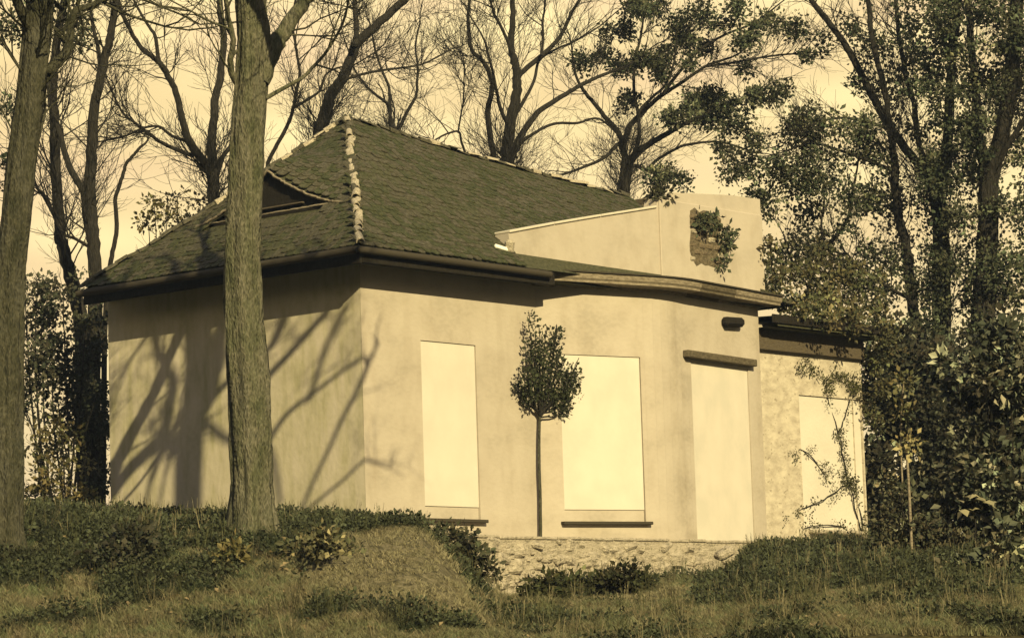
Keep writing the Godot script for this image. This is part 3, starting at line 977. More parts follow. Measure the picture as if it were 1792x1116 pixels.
	for j in 4:
		for i in 2:
			var cb2 := Buf.new()
			cb2.box(Vector3(10.0 + i * .24 + (.06 if j % 2 else 0.0), 5.78 + j * .11, -2.75), Vector3(10.22 + i * .24 + (.06 if j % 2 else 0.0), 5.88 + j * .11, -2.35), .01)
			part(ch, "brick", cb2.mesh(), M.wood)
	var fl := Buf.new()   # a bent sheet of white metal against the parapet's foot
	fl.block(Transform3D(Basis.from_euler(Vector3(-.5, 0, -.16)), Vector3(3.02, 4.40, .20)), Vector3(.26, .075, .05), .012)
	part(house, "flashing", fl.mesh(), M.metal).set_meta("label", "small bent white metal flashing at the foot of the parapet")
	var fs := Buf.new()
	fs.block(Transform3D(Basis.from_euler(Vector3(.2, .3, .2)), Vector3(3.22, 4.42, .20)), Vector3(.15, .26, .14), .04)
	part(house, "mortar_lump", fs.mesh(), M.mortar)

func build_terrace() -> void:
	# low rubble terrace wall along the front; its stones are pieces of their own
	var t := thing("terrace_wall", "low crumbling rubble wall under the front of the garden house", "wall", Vector3(-2.23, 3.7, -44.0))
	t.rotation.y = deg_to_rad(50.0)
	var b := Buf.new()
	b.box(Vector3(.15, -1.4, -.3), Vector3(8.05, -.16, 1.10), .02)
	b.box(Vector3(8.06, -1.4, -.3), Vector3(13.4, -.12, .35), .02)
	part(t, "core", b.mesh(), M.stone)
	rng.seed = 91
	for k in 210:
		var x := rng.randf_range(.3, 7.95)
		var y := -.2 - pow(rng.randf(), .8) * .68
		var w := rng.randf_range(.08, .34)
		var h := w * rng.randf_range(.35, .8)
		var sb := Buf.new()
		sb.block(Transform3D(Basis.from_euler(Vector3(rng.randf_range(-.3, .3), rng.randf_range(-.3, .3), rng.randf_range(-.25, .25))), Vector3(x, y, 1.10 + rng.randf_range(-.06, .0))), Vector3(w, h, .14), .04)
		part(t, "stone", sb.mesh(), M.stone)
	var x2 := .1
	while x2 < 8.0:
		var w2 := rng.randf_range(.45, .95)
		var cb := Buf.new()
		cb.block(Transform3D(Basis.from_euler(Vector3(0, 0, rng.randf_range(-.01, .01))), Vector3(x2 + w2 * .5, -.14 + rng.randf_range(-.012, .008), .97)), Vector3(w2 - .015, .05, .30), .02)
		part(t, "capstone", cb.mesh(), M.stone)
		x2 += w2

func build_sapling() -> void:
	var t := thing("sapling", "slim young tree with a small round dark crown before the front wall", "tree", Vector3(0.33, 3.63, -46.92))
	t.rotation.y = deg_to_rad(50.0)   # grown flat along the wall
	rng.seed = 612
	var p := smooth_line([Vector3(0, -.15, 0), Vector3(.035, .55, 0), Vector3(.03, 1.2, .01), Vector3(.09, 1.93, 0)], 4, .003)
	var b := Buf.new()
	b.tube(p, .028, .020, 9)
	part(t, "trunk", b.mesh(), M.bark_olive)
	var tips := [[-.47, 2.62], [-.40, 2.85], [-.28, 3.12], [-.26, 3.50], [-.10, 3.30], [.08, 3.32], [.24, 3.25], [.36, 3.38], [.52, 3.1], [.62, 2.85], [.66, 2.62], [.60, 2.35], [.46, 2.08], [-.34, 2.38], [.2, 2.85], [.05, 2.75], [.45, 2.75], [-.16, 2.75], [.38, 2.5]]
	var xf := []
	var cols := []
	for q in tips:
		var e := Vector3(q[0] * 1.36 + .04, q[1], rng.randf_range(-.04, .34))
		var st := Vector3(.09, 1.88 + rng.randf_range(0, .1), 0)
		var mid := st.lerp(e, .5) + Vector3(q[0] * .2, -.06, 0)
		var l := smooth_line([st, mid, e], 6, .02)
		var lb := Buf.new()
		lb.tube(l, .017, .006, 5)
		part(t, "branch", lb.mesh(), M.bark_dark)
		for k in 11:
			var f := rng.randf_range(.38, 1.0)
			var o: Vector3 = l[int(f * (l.size() - 1))]
			var away := Vector3(rng.randfn(), rng.randfn(), rng.randfn()) * (.045 if f > .8 else .03)
			away.z = absf(away.z)
			xf.append(Transform3D(Basis.from_euler(Vector3(rng.randf() * TAU, rng.randf() * TAU, rng.randf() * TAU)).scaled(Vector3.ONE * rng.randf_range(.45, .8)), o + away))
			cols.append(Color(.034, .042, .022) * rng.randf_range(.5, 1.5))
	many(t, "foliage", spray_small, M.leaf, xf, cols)

func build_creeper() -> void:
	# a wild shoot climbing before the annex wall, in the house's axes
	var t := thing("creeper", "thin leafy climber straggling over the flaking annex wall", "climbing plant", Vector3(-2.23, 3.7, -44.0))
	t.rotation.y = deg_to_rad(50.0)
	rng.seed = 303
	var xf := []
	var cols := []
	for q in [[12.95, 0, 12.55, 1.0, 12.3, 1.9, 11.85, 2.8, 11.2, 3.05], [12.95, .1, 12.8, .8, 12.2, 1.2, 11.7, 1.15], [12.3, 1.9, 12.6, 2.3, 12.9, 2.9], [11.85, 2.75, 12.3, 2.95, 12.8, 2.7], [12.55, 1.0, 12.0, .8, 11.2, .55, 10.4, .35], [12.6, .2, 11.6, .25, 11.0, .15], [11.9, 1.1, 11.2, 1.55, 10.8, 1.4]]:
		var p := []
		for i in range(0, q.size(), 2):
			p.append(Vector3(q[i], q[i + 1], .02 + rng.randf_range(.02, .10)))
		p = smooth_line(p, 5, .02)
		var b := Buf.new()
		b.tube(p, .014, .006, 5)
		part(t, "stem", b.mesh(), M.bark_dark)
		for o in p:
			var n := rng.randi_range(0, 3) + (5 if o.y > 2.5 else 0) + (3 if o.x > 12.1 and o.y > .9 and o.y < 1.9 else 0)
			for k in n:
				xf.append(Transform3D(Basis.from_euler(Vector3(rng.randf() * TAU, rng.randf() * TAU, rng.randf() * TAU)).scaled(Vector3.ONE * rng.randf_range(.25, .6)), o + Vector3(rng.randfn() * .09, rng.randfn() * .07, absf(rng.randfn()) * .06)))
				cols.append(Color(.05, .052, .022) * rng.randf_range(.6, 1.8))
	clumps(t, [10.6, 4.1, .5, .28, 11.1, 3.95, .55, .3, 11.6, 4.2, .5, .34, 12.1, 3.9, .6, .34, 12.6, 4.1, .5, .36, 13.1, 3.8, .5, .36, 13.2, 3.3, .35, .3, 13.15, 2.7, .3, .26, 10.3, 4.5, .4, .26, 10.9, 4.7, .4, .3, 11.5, 4.9, .3, .34, 12.3, 4.7, .4, .34, 13.0, 4.5, .3, .36, 10.2, 4.95, .3, .2, 13.2, 2.1, .25, .22], 66, .4, [.075, .075, .04])
	many(t, "foliage", spray_small, M.leaf, xf, cols)
	var u := thing("ivy_tuft", "tuft of dark ivy hanging from the bare patch of the parapet", "plant", Vector3(-2.23, 3.7, -44.0))
	u.rotation.y = deg_to_rad(50.0)
	var st := Buf.new()
	st.tube([Vector3(8.95, 4.9, .17), Vector3(9.1, 5.0, .24), Vector3(9.3, 5.17, .26)], .012, .005, 5)
	part(u, "stem", st.mesh(), M.bark_dark)
	clumps(u, [8.85, 5.0, .21, .08, 8.98, 5.12, .23, .08, 8.25, 5.34, .2, .12, 8.5, 5.3, .2, .10, 8.75, 4.66, .2, .07], 61, 1.8)
	var w := thing("roof_weed", "small dark weed rooted on the parapet's left shoulder", "plant", Vector3(-2.23, 3.7, -44.0))
	w.rotation.y = deg_to_rad(50.0)
	clumps(w, [7.35, 5.66, .05, .12, 7.2, 5.7, .1, .07], 62, 1.8, [.03, .03, .018])

func build_small_plants() -> void:
	var st := thing("stake", "pale upright stick standing in the bank bushes right of the annex", "stick", Vector3(5.66, 3.27, -43.4))
	var b := Buf.new()
	b.tube([Vector3(0, -.3, 0), Vector3(.0, .7, 0), Vector3(-.01, 1.35, 0)], .022, .018, 8, .08, 2)
	part(st, "stick", b.mesh(), M.cornice)
	clumps(st, [0, 1.38, 0, .12], 63, .8, [.20, .19, .10])
	var s2 := thing("thin_stem", "thin pale shoot rising between dark bushes above the upright stick", "plant", Vector3(5.85, 4.7, -45.6))
	var c := Buf.new()
	c.tube(smooth_line([Vector3(0, -.8, 0), Vector3(.01, .2, 0), Vector3(.05, .75, 0), Vector3(.1, 1.1, 0)], 4, .005), .016, .009, 6)
	part(s2, "stem", c.mesh(), M.cornice)
	clumps(s2, [.06, .6, 0, .1, .1, 1.05, 0, .1], 64, .5, [.10, .10, .05])
	var y := thing("yellow_plant", "small yellow green plant lighter than the dark cover round it", "plant", Vector3(-3.5, 2.93, -36.7))
	clumps(y, [0, .06, 0, .14, .1, .1, .05, .12, -.1, .12, 0, .1, .02, .2, 0, .1], 65, .8, [.115, .11, .05])
	var big := thing("large_leaf_plant", "plant with large pale drooping leaves in the right hand bushes", "plant", Vector3(6.54, 3.56, -43.2))
	rng.seed = 818
	for i in 11:
		var a := rng.randf() * TAU
		var d := Vector3(cos(a), rng.randf_range(-.3, .4), sin(a)).normalized()
		var base := Vector3(rng.randf_range(-.18, .18), rng.randf_range(.0, .34), .1)
		var l := rng.randf_range(.16, .27)
		var s: Vector3 = d.cross(Vector3.UP).normalized() * l * .36
		var lf := Buf.new()
		var m := base + d * l * .5 + Vector3.UP * .03
		var tip := base + d * l - Vector3.UP * l * .35
		lf.col = Color(.30, .28, .17) * rng.randf_range(.5, 1.1)
		for k in [-1.0, 1.0]:
			var e: Vector3 = m + s * k - Vector3.UP * .03
			lf.face([base, base.lerp(m, .5) + s * k * .75, m], Vector3.UP)
			lf.face([base.lerp(m, .5) + s * k * .75, e, m], Vector3.UP)
			lf.face([m, e, tip], Vector3.UP)
		part(big, "leaf", lf.mesh(), M.leaf)
	var stm := Buf.new()
	stm.tube([Vector3(0, -.6, 0), Vector3(.02, 0, .05), Vector3(0, .35, .1)], .014, .008, 6)
	part(big, "stem", stm.mesh(), M.bark_dark)
	# fallen pale block at the broken right end of the terrace
	var k2 := thing("fallen_block", "pale broken block at the right end of the rubble wall", "stone block", Vector3(3.17, 3.28, -46.6))
	var kb := Buf.new()
	kb.block(Transform3D(Basis.from_euler(Vector3(.2, .5, .45)), Vector3(0, 0, 0)), Vector3(.30, .14, .22), .04)
	part(k2, "block", kb.mesh(), M.stone)

func build_woods() -> void:
	# an added wood, left, right and behind the camera: outside the frame, it takes the low sky's light off the house
	rng.seed = 2024
	var xf := []
	var cols := []
	var b := Buf.new()
	for i in 64:
		var a := deg_to_rad(lerpf(-118.0, 118.0, i / 63.0) + rng.randf_range(-1.5, 1.5))
		var r := rng.randf_range(34, 44) if i % 2 else rng.randf_range(46, 58)
		var c := Vector3(sin(a) * r, 0, -22.0 + cos(a) * r)
		if c.z < -8.0 and absf(c.x) < 24.0 or r < 46.0 and a > .05 and a < .95:
			continue
		c.y = ground_y(c.x, c.z)
		var h := rng.randf_range(20, 26)
		b.tube(smooth_line([c - Vector3.UP, c + Vector3(rng.randf_range(-.4, .4), h * .4, 0), c + Vector3(rng.randf_range(-1, 1), h * .85, rng.randf_range(-1, 1))], 3, .05), .28, .06, 7)
		for k in 190:
			var y := pow(rng.randf(), .8) * h
			var w := 2.4 * (1.0 - pow(absf(y / h - .5) * 1.6, 2.0)) + .8
			xf.append(Transform3D(Basis.from_euler(Vector3(rng.randf() * TAU, rng.randf() * TAU, rng.randf() * TAU)).scaled(Vector3.ONE * rng.randf_range(7, 12)), c + Vector3(rng.randfn() * w * .6, y + .5, rng.randfn() * w * .6)))
			cols.append(Color(.045, .046, .026) * rng.randf_range(.6, 1.5))
	var t := thing("surrounding_wood", "unseen dark wood added beyond the sides of the picture to block low sky light", "wood", Vector3.ZERO)
	t.set_meta("kind", "stuff")
	part(t, "trunks", b.mesh(), M.bark_dark, true)
	many(t, "foliage", spray_small, M.leaf, xf, cols)

func sky_panorama() -> PanoramaSkyMaterial:
	var w := 1024
	var h := 512
	var f := noise(77, 1.6, 5)
	var data := PackedFloat32Array()
	data.resize(w * h * 3)
	for j in h:
		var el := (0.5 - (j + .5) / h) * PI
		var ce := cos(el)
		var t := smoothstep(.16, .8, sin(el))
		for i in w:
			var a := TAU * i / w
			var c := Color(.67, .50, .235).lerp(Color(.09, .125, .22), t)
			if el > -.1:
				var q := f.get_noise_3d(cos(a) * ce * 4.0, sin(el) * 40.0, sin(a) * ce * 4.0)
				c = c.lerp(Color(.86, .69, .33), clampf(q * 1.6 + .35, 0, 1.0) * (1.0 - t * .8))
				c = c.lerp(Color(.66, .455, .25), clampf(f.get_noise_3d(cos(a) * ce * 4.0 + 20.0, sin(el) * 18.0, sin(a) * ce * 4.0) * 1.6, 0, .8) * (1.0 - t))
			else:
				c = Color(.20, .16, .08)
			var k := (j * w + i) * 3
			data[k] = c.r
			data[k + 1] = c.g
			data[k + 2] = c.b
	var m := PanoramaSkyMaterial.new()
	m.panorama = ImageTexture.create_from_image(Image.create_from_data(w, h, false, Image.FORMAT_RGBF, data.to_byte_array()))
	return m

func _ready() -> void:
	# camera
	var cam := Camera3D.new()
	cam.name = "camera"
	add_child(cam)
	cam.position = Vector3(0, 1.6, 0)
	cam.rotation_degrees = Vector3(6.65, 0, -1.8)
	cam.fov = 12.116
	cam.near = .5
	cam.far = 1200
	cam.current = true
	# sky
	var we := WorldEnvironment.new()
	we.name = "world_environment"
	var env := Environment.new()
	env.background_mode = Environment.BG_SKY
	env.sky = Sky.new()
	env.sky.sky_material = sky_panorama()
	env.tonemap_mode = Environment.TONE_MAPPER_LINEAR
	env.tonemap_exposure = 1.55
	env.sdfgi_enabled = true
	env.ssao_enabled = true
	env.ssil_enabled = true
	env.fog_enabled = true
	env.fog_density = .0006
	env.fog_light_color = Color(.72, .82, 1.0)
	we.environment = env
	add_child(we)
	# sun: low, over the right shoulder of the camera
	var sun := DirectionalLight3D.new()
	sun.name = "sun"
	add_child(sun)
	sun.rotation_degrees = Vector3(-27, 21, 0)
	sun.light_color = Color(1, .91, .665)
	sun.light_energy = 1.4
	sun.light_angular_distance = .35
	sun.shadow_enabled = true
	materials()
	spray_small = spray(12, .12, .09, 5)
	spray_big = spray(9, .14, .13, 6)
	build_ground()
	build_house()
	build_terrace()
	var t: Node3D
	t = thing("leaning_tree", "thick leaning bare trunk at the far left edge, nearest the camera", "tree", Vector3(-6.35, 3.06, -37.2), "")
	limbs = []
	limbs.append(limb(t, "trunk", [0, 0, 0, 0.01, 1.21, 0, 0.02, 2.06, 0, 0.06, 3.35, 0, 0.13, 3.92, 0, 0.24, 4.93, 0, 0.39, 6.02, 0, 0.5, 7.11, 0, 0.61, 8.29, 0, 0.7, 9.33, 0], 0.21, 0.141, M.bark_olive))
	limbs.append(limb(t, "limb", [0.6, 6.19, 0, 0.68, 6.35, -0.17, 0.81, 6.51, -0.33, 0.82, 6.88, -0.5, 0.87, 7.13, -0.67, 1.06, 7.22, -0.83, 1.45, 7.54, -1], 0.07, 0.035, M.bark_olive))
	limbs.append(limb(t, "limb", [0.45, 6.67, 0, 0.29, 6.97, 0.33, 0.21, 7.41, 0.67, -0.01, 8.05, 1], 0.08, 0.035, M.bark_olive))
	twigs(t, limbs, 70, 1.3, .022, 2, 11, .55, M.bark_olive)
	t = thing("tall_tree", "tall straight mossy trunk with bark ridges before the shaded end wall", "tree", Vector3(-3.41, 3.26, -38.4), "")
	limbs = []
	limbs.append(limb(t, "trunk", [0, 0, 0, 0.01, 0.55, 0, 0.01, 1.29, 0, 0.01, 1.87, 0, -0.02, 2.61, 0, -0.05, 3.35, 0, -0.03, 4.1, 0, 0.06, 5.22, 0, 0.15, 6.34, 0, 0.13, 7.1, 0, 0.12, 8.25, 0, 0.12, 9.55, 0], 0.28, 0.168, M.bark_moss))
	limbs.append(limb(t, "limb", [0.24, 6.04, 0, 0.42, 6.49, -0.1, 0.55, 6.72, -0.2, 0.72, 7, -0.3, 0.91, 7.32, -0.4, 1.14, 7.88, -0.5, 1.34, 8.59, -0.6], 0.13, 0.058, M.bark_moss))
	limbs.append(limb(t, "limb", [0.3, 5.8, 0, 0.4, 5.87, -0.06, 0.6, 5.99, -0.12, 0.79, 6.11, -0.19, 0.94, 6.28, -0.25, 1.06, 6.42, -0.31, 1.25, 6.73, -0.38, 1.35, 7.01, -0.44, 1.4, 7.25, -0.5], 0.03, 0.015, M.bark_moss))
	limbs.append(limb(t, "limb", [-0.04, 5.97, 0, -0.12, 6.12, 0.1, -0.13, 6.28, 0.2, -0.08, 6.52, 0.3, -0.13, 6.8, 0.4, -0.16, 7.22, 0.5], 0.05, 0.029, M.bark_moss))
	twigs(t, limbs, 46, 1.0, .016, 2, 12, .75, M.bark_moss)
	t = thing("slender_tree", "slender dark forked tree growing close to the far corner of the end wall", "tree", Vector3(-7.02, 3.92, -49.5), "")
	limbs = []
	limbs.append(limb(t, "trunk", [0, 0, 0, 0.04, 1.75, 0, 0.07, 3.08, 0, 0.11, 4.03, 0, 0.1, 4.8, 0, 0.06, 5.37, 0, 0.04, 5.95, 0, 0.09, 6.62, 0, 0.12, 7.11, 0, 0.21, 7.6, 0, 0.32, 8.03, 0, 0.44, 8.47, 0, 0.52, 8.95, 0, 0.58, 9.64, 0, 0.68, 10.62, 0], 0.14, 0.047, M.bark_dark))
	limbs.append(limb(t, "limb", [0.21, 7.58, 0, 0.23, 8.08, -0.1, 0.16, 8.42, -0.2, 0.08, 8.79, -0.3, 0.04, 9.16, -0.4, -0.03, 9.78, -0.5], 0.04, 0.024, M.bark_dark))
	limbs.append(limb(t, "limb", [-0.06, 5.81, 0, -0.31, 6.27, -0.1, -0.46, 6.78, -0.2, -0.59, 7.24, -0.3, -0.67, 7.46, -0.4, -0.73, 8.02, -0.5], 0.06, 0.028, M.bark_dark))
	limbs.append(limb(t, "limb", [0.07, 4.88, 0, -0.01, 5.33, 0, -0.06, 5.81, 0], 0.07, 0.061, M.bark_dark))
	limbs.append(limb(t, "limb", [-0.01, 4.9, 0, -0.24, 5.05, -0.17, -0.46, 5.17, -0.33, -0.59, 5.47, -0.5], 0.03, 0.019, M.bark_dark))
	twigs(t, limbs, 60, .9, .014, 2, 13, .3, M.bark_dark)
	t = thing("crooked_tree", "crooked dark trunk between the leaning tree and the slender tree", "tree", Vector3(-7.37, 3.96, -51), "")
	limbs = []
	limbs.append(limb(t, "trunk", [0.02, 0, 0, 0.02, 1.84, 0, 0.04, 3.01, 0, -0.01, 3.83, 0, -0.1, 4.25, 0, -0.19, 4.64, 0, -0.31, 5.09, 0, -0.35, 5.38, 0, -0.39, 6.13, 0, -0.41, 7.12, 0, -0.44, 7.89, 0, -0.33, 8.79, 0, -0.14, 9.79, 0, -0.01, 10.9, 0], 0.15, 0.058, M.bark_dark))
	limbs.append(limb(t, "limb", [-0.35, 5.44, 0, -0.61, 5.94, -0.27, -0.85, 6.29, -0.53, -1.03, 6.94, -0.8], 0.04, 0.019, M.bark_dark))
	twigs(t, limbs, 60, 1.0, .014, 2, 14, .3, M.bark_dark)
	clumps(t, [-0.95, 8.71, 0.44, 0.38, -1.24, 7.72, -0.59, 0.29, -0.7, 9.1, 0.47, 0.29, -0.03, 9.22, -0.67, 0.29, -1.05, 6.7, 0.02, 0.25, -0.06, 8.82, -0.18, 0.25, -1.28, 6.18, -0.43, 0.23], 35, .35)
	t = thing("snapped_tree", "thin snapped sapling with a knobbly broken tip, above the end wall's eave", "tree", Vector3(-6.81, 3.92, -50), "")
	limbs = []
	limbs.append(limb(t, "trunk", [-0.11, 0, 0, -0.06, 2.36, 0, 0, 3.9, 0, 0.05, 4.46, 0, 0.13, 4.86, 0, 0.2, 5.24, 0, 0.19, 5.73, 0, 0.26, 5.98, 0, 0.34, 6.21, 0, 0.38, 6.35, 0, 0.5, 6.48, 0, 0.59, 6.59, 0, 0.66, 6.65, 0], 0.05, 0.024, M.bark_dark))
	twigs(t, limbs, 3, .3, .008, 1, 15, .5, M.bark_dark)
	t = thing("forked_tree", "dark tree forking low into two bowed limbs beside the tall mossy trunk", "tree", Vector3(-5.26, 3.84, -53), "")
	limbs = []
	limbs.append(limb(t, "trunk", [-0.04, 0, 0, -0.01, 2.66, 0, 0, 4.49, 0, 0.01, 6.02, 0, -0.01, 6.54, 0, -0.03, 6.78, 0], 0.15, 0.101, M.bark_dark))
	limbs.append(limb(t, "limb", [-0.01, 6.57, 0, -0.07, 6.8, 0.06, -0.24, 7.05, 0.12, -0.39, 7.29, 0.18, -0.47, 7.53, 0.25, -0.52, 7.75, 0.31, -0.6, 8.15, 0.37, -0.71, 8.4, 0.43, -0.82, 8.6, 0.49, -1.02, 8.8, 0.55, -1.17, 8.9, 0.62, -1.34, 9.2, 0.68, -1.5, 9.55, 0.74, -1.6, 10.06, 0.8], 0.08, 0.030, M.bark_dark))
	limbs.append(limb(t, "limb", [-0.81, 8.57, 0, -0.94, 8.8, -0.1, -1.01, 9.27, -0.2, -1.09, 9.43, -0.3, -1.25, 9.69, -0.4, -1.4, 9.98, -0.5, -1.56, 10.33, -0.6], 0.04, 0.020, M.bark_dark))
	limbs.append(limb(t, "limb", [-0.02, 6.57, 0, -0.01, 6.87, -0.05, -0.05, 7.17, -0.11, -0.03, 7.41, -0.16, 0.01, 7.78, -0.22, 0.02, 8.1, -0.27, 0.12, 8.48, -0.33, 0.14, 8.75, -0.38, 0.19, 9.13, -0.44, 0.18, 9.45, -0.49, 0.13, 10, -0.55, 0.1, 10.65, -0.6], 0.09, 0.050, M.bark_dark))
	limbs.append(limb(t, "limb", [0, 6.55, 0, 0.08, 6.82, -0.17, 0.16, 7.1, -0.33, 0.3, 7.35, -0.5, 0.37, 7.75, -0.67, 0.44, 8.14, -0.83, 0.65, 8.7, -1], 0.05, 0.025, M.bark_dark))
	limbs.append(limb(t, "limb", [-0.34, 7.05, 0, -0.61, 7.14, 0.15, -0.93, 7.29, 0.3, -1.06, 7.39, 0.45, -1.16, 7.45, 0.6, -1.32, 7.57, 0.75, -1.46, 7.67, 0.9, -1.57, 7.87, 1.05, -1.64, 8.08, 1.2], 0.04, 0.015, M.bark_dark))
	limbs.append(limb(t, "limb", [-0.48, 7.33, 0, -0.71, 7.41, 0.1, -0.94, 7.57, 0.2, -1.2, 7.53, 0.3, -1.48, 7.39, 0.4, -1.73, 7.31, 0.5, -1.99, 7.25, 0.6], 0.03, 0.013, M.bark_dark))
	twigs(t, limbs, 130, .9, .012, 2, 16, .35, M.bark_dark)
	t = thing("ridge_tree", "tree with a thick limb sweeping up to the right from behind the roof's peak", "tree", Vector3(-3.63, 3.77, -57), "")
	limbs = []
	limbs.append(limb(t, "trunk", [-0.25, 0, 0, -0.18, 3.04, 0, -0.09, 5.23, 0, 0.03, 7.44, 0, 0.09, 8.41, 0], 0.22, 0.130, M.bark_dark))
	limbs.append(limb(t, "limb", [0.09, 8.39, 0, 0.19, 8.73, -0.07, 0.28, 9, -0.15, 0.48, 9.26, -0.22, 0.64, 9.63, -0.29, 0.77, 9.98, -0.36, 0.96, 10.19, -0.44, 1.13, 10.35, -0.51, 1.41, 10.61, -0.58, 1.69, 10.89, -0.65, 2.1, 11.47, -0.73, 2.68, 12.27, -0.8], 0.12, 0.065, M.bark_dark))
	limbs.append(limb(t, "limb", [0.76, 9.85, 0, 0.79, 10.18, -0.12, 0.78, 10.49, -0.25, 0.76, 10.86, -0.38, 0.82, 11.46, -0.5], 0.06, 0.038, M.bark_dark))
	limbs.append(limb(t, "limb", [0.03, 7.44, 0, -0.4, 7.33, 0.09, -0.78, 7.3, 0.18, -0.96, 7.53, 0.28, -0.81, 7.83, 0.37, -0.61, 8.15, 0.46, -0.5, 8.34, 0.55, -0.42, 8.55, 0.65, -0.34, 8.87, 0.74, -0.26, 9.18, 0.83, -0.28, 9.44, 0.92, -0.31, 9.68, 1.02, -0.35, 10.12, 1.11, -0.24, 10.76, 1.2], 0.05, 0.022, M.bark_dark))
	limbs.append(limb(t, "limb", [-0.43, 8.71, 0, -0.16, 8.9, -0.13, 0.05, 9.08, -0.27, 0.16, 9.41, -0.4, 0.4, 9.57, -0.53, 0.71, 9.65, -0.67, 1.16, 9.94, -0.8], 0.03, 0.014, M.bark_dark))
	limbs.append(limb(t, "limb", [0.51, 9.21, 0, 0.94, 9.41, -0.38, 1.48, 9.56, -0.75, 2.03, 9.71, -1.12, 2.6, 10.07, -1.5], 0.03, 0.014, M.bark_dark))
	twigs(t, limbs, 150, 1.0, .012, 2, 17, .5, M.bark_dark)
	t = thing("small_tree", "small tree of two thin limbs in a V above the roof ridge", "tree", Vector3(-2.59, 3.77, -68), "")
	limbs = []
	limbs.append(limb(t, "trunk", [-0.21, 0, 0, -0.11, 5.29, 0, -0.04, 7.92, 0, 0, 9.24, 0, 0.02, 10, 0], 0.1, 0.058, M.bark_dark))
	limbs.append(limb(t, "limb", [0.02, 9.96, 0, -0.06, 10.31, 0.06, -0.06, 10.71, 0.12, -0.15, 10.83, 0.19, -0.26, 10.9, 0.25, -0.44, 11.05, 0.31, -0.6, 11.21, 0.38, -0.83, 11.56, 0.44, -0.95, 11.96, 0.5], 0.05, 0.019, M.bark_dark))
	limbs.append(limb(t, "limb", [-0.06, 10.76, 0, -0.08, 11.24, -0.12, -0.24, 11.68, -0.25, -0.4, 12.24, -0.38, -0.46, 12.7, -0.5], 0.04, 0.019, M.bark_dark))
	limbs.append(limb(t, "limb", [0.02, 9.98, 0, 0.17, 10.31, -0.06, 0.33, 10.65, -0.12, 0.46, 10.88, -0.19, 0.55, 11.08, -0.25, 0.57, 11.41, -0.31, 0.59, 11.73, -0.38, 0.55, 12.27, -0.44, 0.67, 12.79, -0.5], 0.05, 0.019, M.bark_dark))
	twigs(t, limbs, 90, .9, .010, 2, 18, .6, M.bark_dark)
	t = thing("spreading_tree", "many limbed bare tree spreading above the middle of the roof ridge", "tree", Vector3(-0.08, 3.62, -61), "")
	limbs = []
	limbs.append(limb(t, "trunk", [-0.19, 0, 0, -0.1, 3.43, 0, -0.03, 5.78, 0, 0.04, 7.55, 0, 0.06, 8.38, 0], 0.26, 0.151, M.bark_dark))
	limbs.append(limb(t, "limb", [0.06, 8.26, 0, 0.1, 8.68, 0, 0.17, 9.1, 0, 0.26, 9.51, 0, 0.33, 9.85, 0, 0.33, 10.08, 0, 0.32, 10.32, 0, 0.27, 10.55, 0, 0.24, 10.79, 0, 0.28, 11.25, 0, 0.31, 11.73, 0, 0.36, 12.45, 0], 0.13, 0.046, M.bark_dark))
	limbs.append(limb(t, "limb", [-0.01, 8.15, 0, -0.17, 8.32, 0.07, -0.21, 8.58, 0.14, -0.25, 8.9, 0.21, -0.28, 9.35, 0.29, -0.22, 9.61, 0.36, -0.17, 9.88, 0.43, -0.22, 10.08, 0.5, -0.3, 10.27, 0.57, -0.43, 10.42, 0.64, -0.58, 10.57, 0.71, -0.61, 10.87, 0.79, -0.63, 11.2, 0.86, -0.59, 11.55, 0.93, -0.64, 12.13, 1], 0.07, 0.029, M.bark_dark))
	limbs.append(limb(t, "limb", [0.11, 8.26, 0, 0.23, 8.61, -0.1, 0.35, 8.86, -0.2, 0.58, 9.21, -0.3, 0.78, 9.45, -0.4, 1.07, 9.66, -0.5, 1.35, 9.84, -0.6, 1.66, 10.03, -0.7, 1.97, 10.19, -0.8, 2.21, 10.3, -0.9, 2.57, 10.44, -1], 0.08, 0.029, M.bark_dark))
	limbs.append(limb(t, "limb", [0.34, 10.1, 0, 0.43, 10.21, -0.08, 0.67, 10.42, -0.16, 0.91, 10.63, -0.23, 1.09, 10.81, -0.31, 1.25, 10.99, -0.39, 1.41, 11.29, -0.47, 1.54, 11.57, -0.54, 1.7, 11.82, -0.62, 1.91, 12.32, -0.7], 0.06, 0.029, M.bark_dark))
	limbs.append(limb(t, "limb", [0.31, 10.38, 0, 0.2, 10.77, 0.09, 0.09, 11.04, 0.17, 0.01, 11.2, 0.26, -0.08, 11.34, 0.34, -0.12, 11.48, 0.43, -0.14, 11.63, 0.51, -0.05, 12.08, 0.6], 0.04, 0.023, M.bark_dark))
	limbs.append(limb(t, "limb", [0.86, 10.55, 0, 0.91, 10.94, -0.08, 0.91, 11.27, -0.15, 0.96, 11.58, -0.23, 1.02, 12.01, -0.3], 0.03, 0.020, M.bark_dark))
	limbs.append(limb(t, "limb", [0.17, 8.35, 0, 0.38, 8.76, -0.17, 0.62, 8.96, -0.33, 0.87, 9.13, -0.5, 1.15, 9.24, -0.67, 1.57, 9.26, -0.83, 1.81, 9.36, -1, 2.04, 9.4, -1.17, 2.25, 9.27, -1.33, 2.42, 9.12, -1.5], 0.04, 0.017, M.bark_dark))
	limbs.append(limb(t, "limb", [-0.15, 8.29, 0, -0.42, 8.3, 0.19, -0.72, 8.42, 0.38, -0.83, 8.67, 0.56, -0.88, 8.87, 0.75, -1.05, 8.82, 0.94, -1.19, 8.74, 1.12, -1.37, 8.61, 1.31, -1.51, 8.52, 1.5], 0.03, 0.017, M.bark_dark))
	limbs.append(limb(t, "limb", [-0.91, 8.98, 0, -0.85, 9.28, 0.12, -0.78, 9.6, 0.25, -0.75, 10, 0.38, -0.73, 10.35, 0.5], 0.02, 0.012, M.bark_dark))
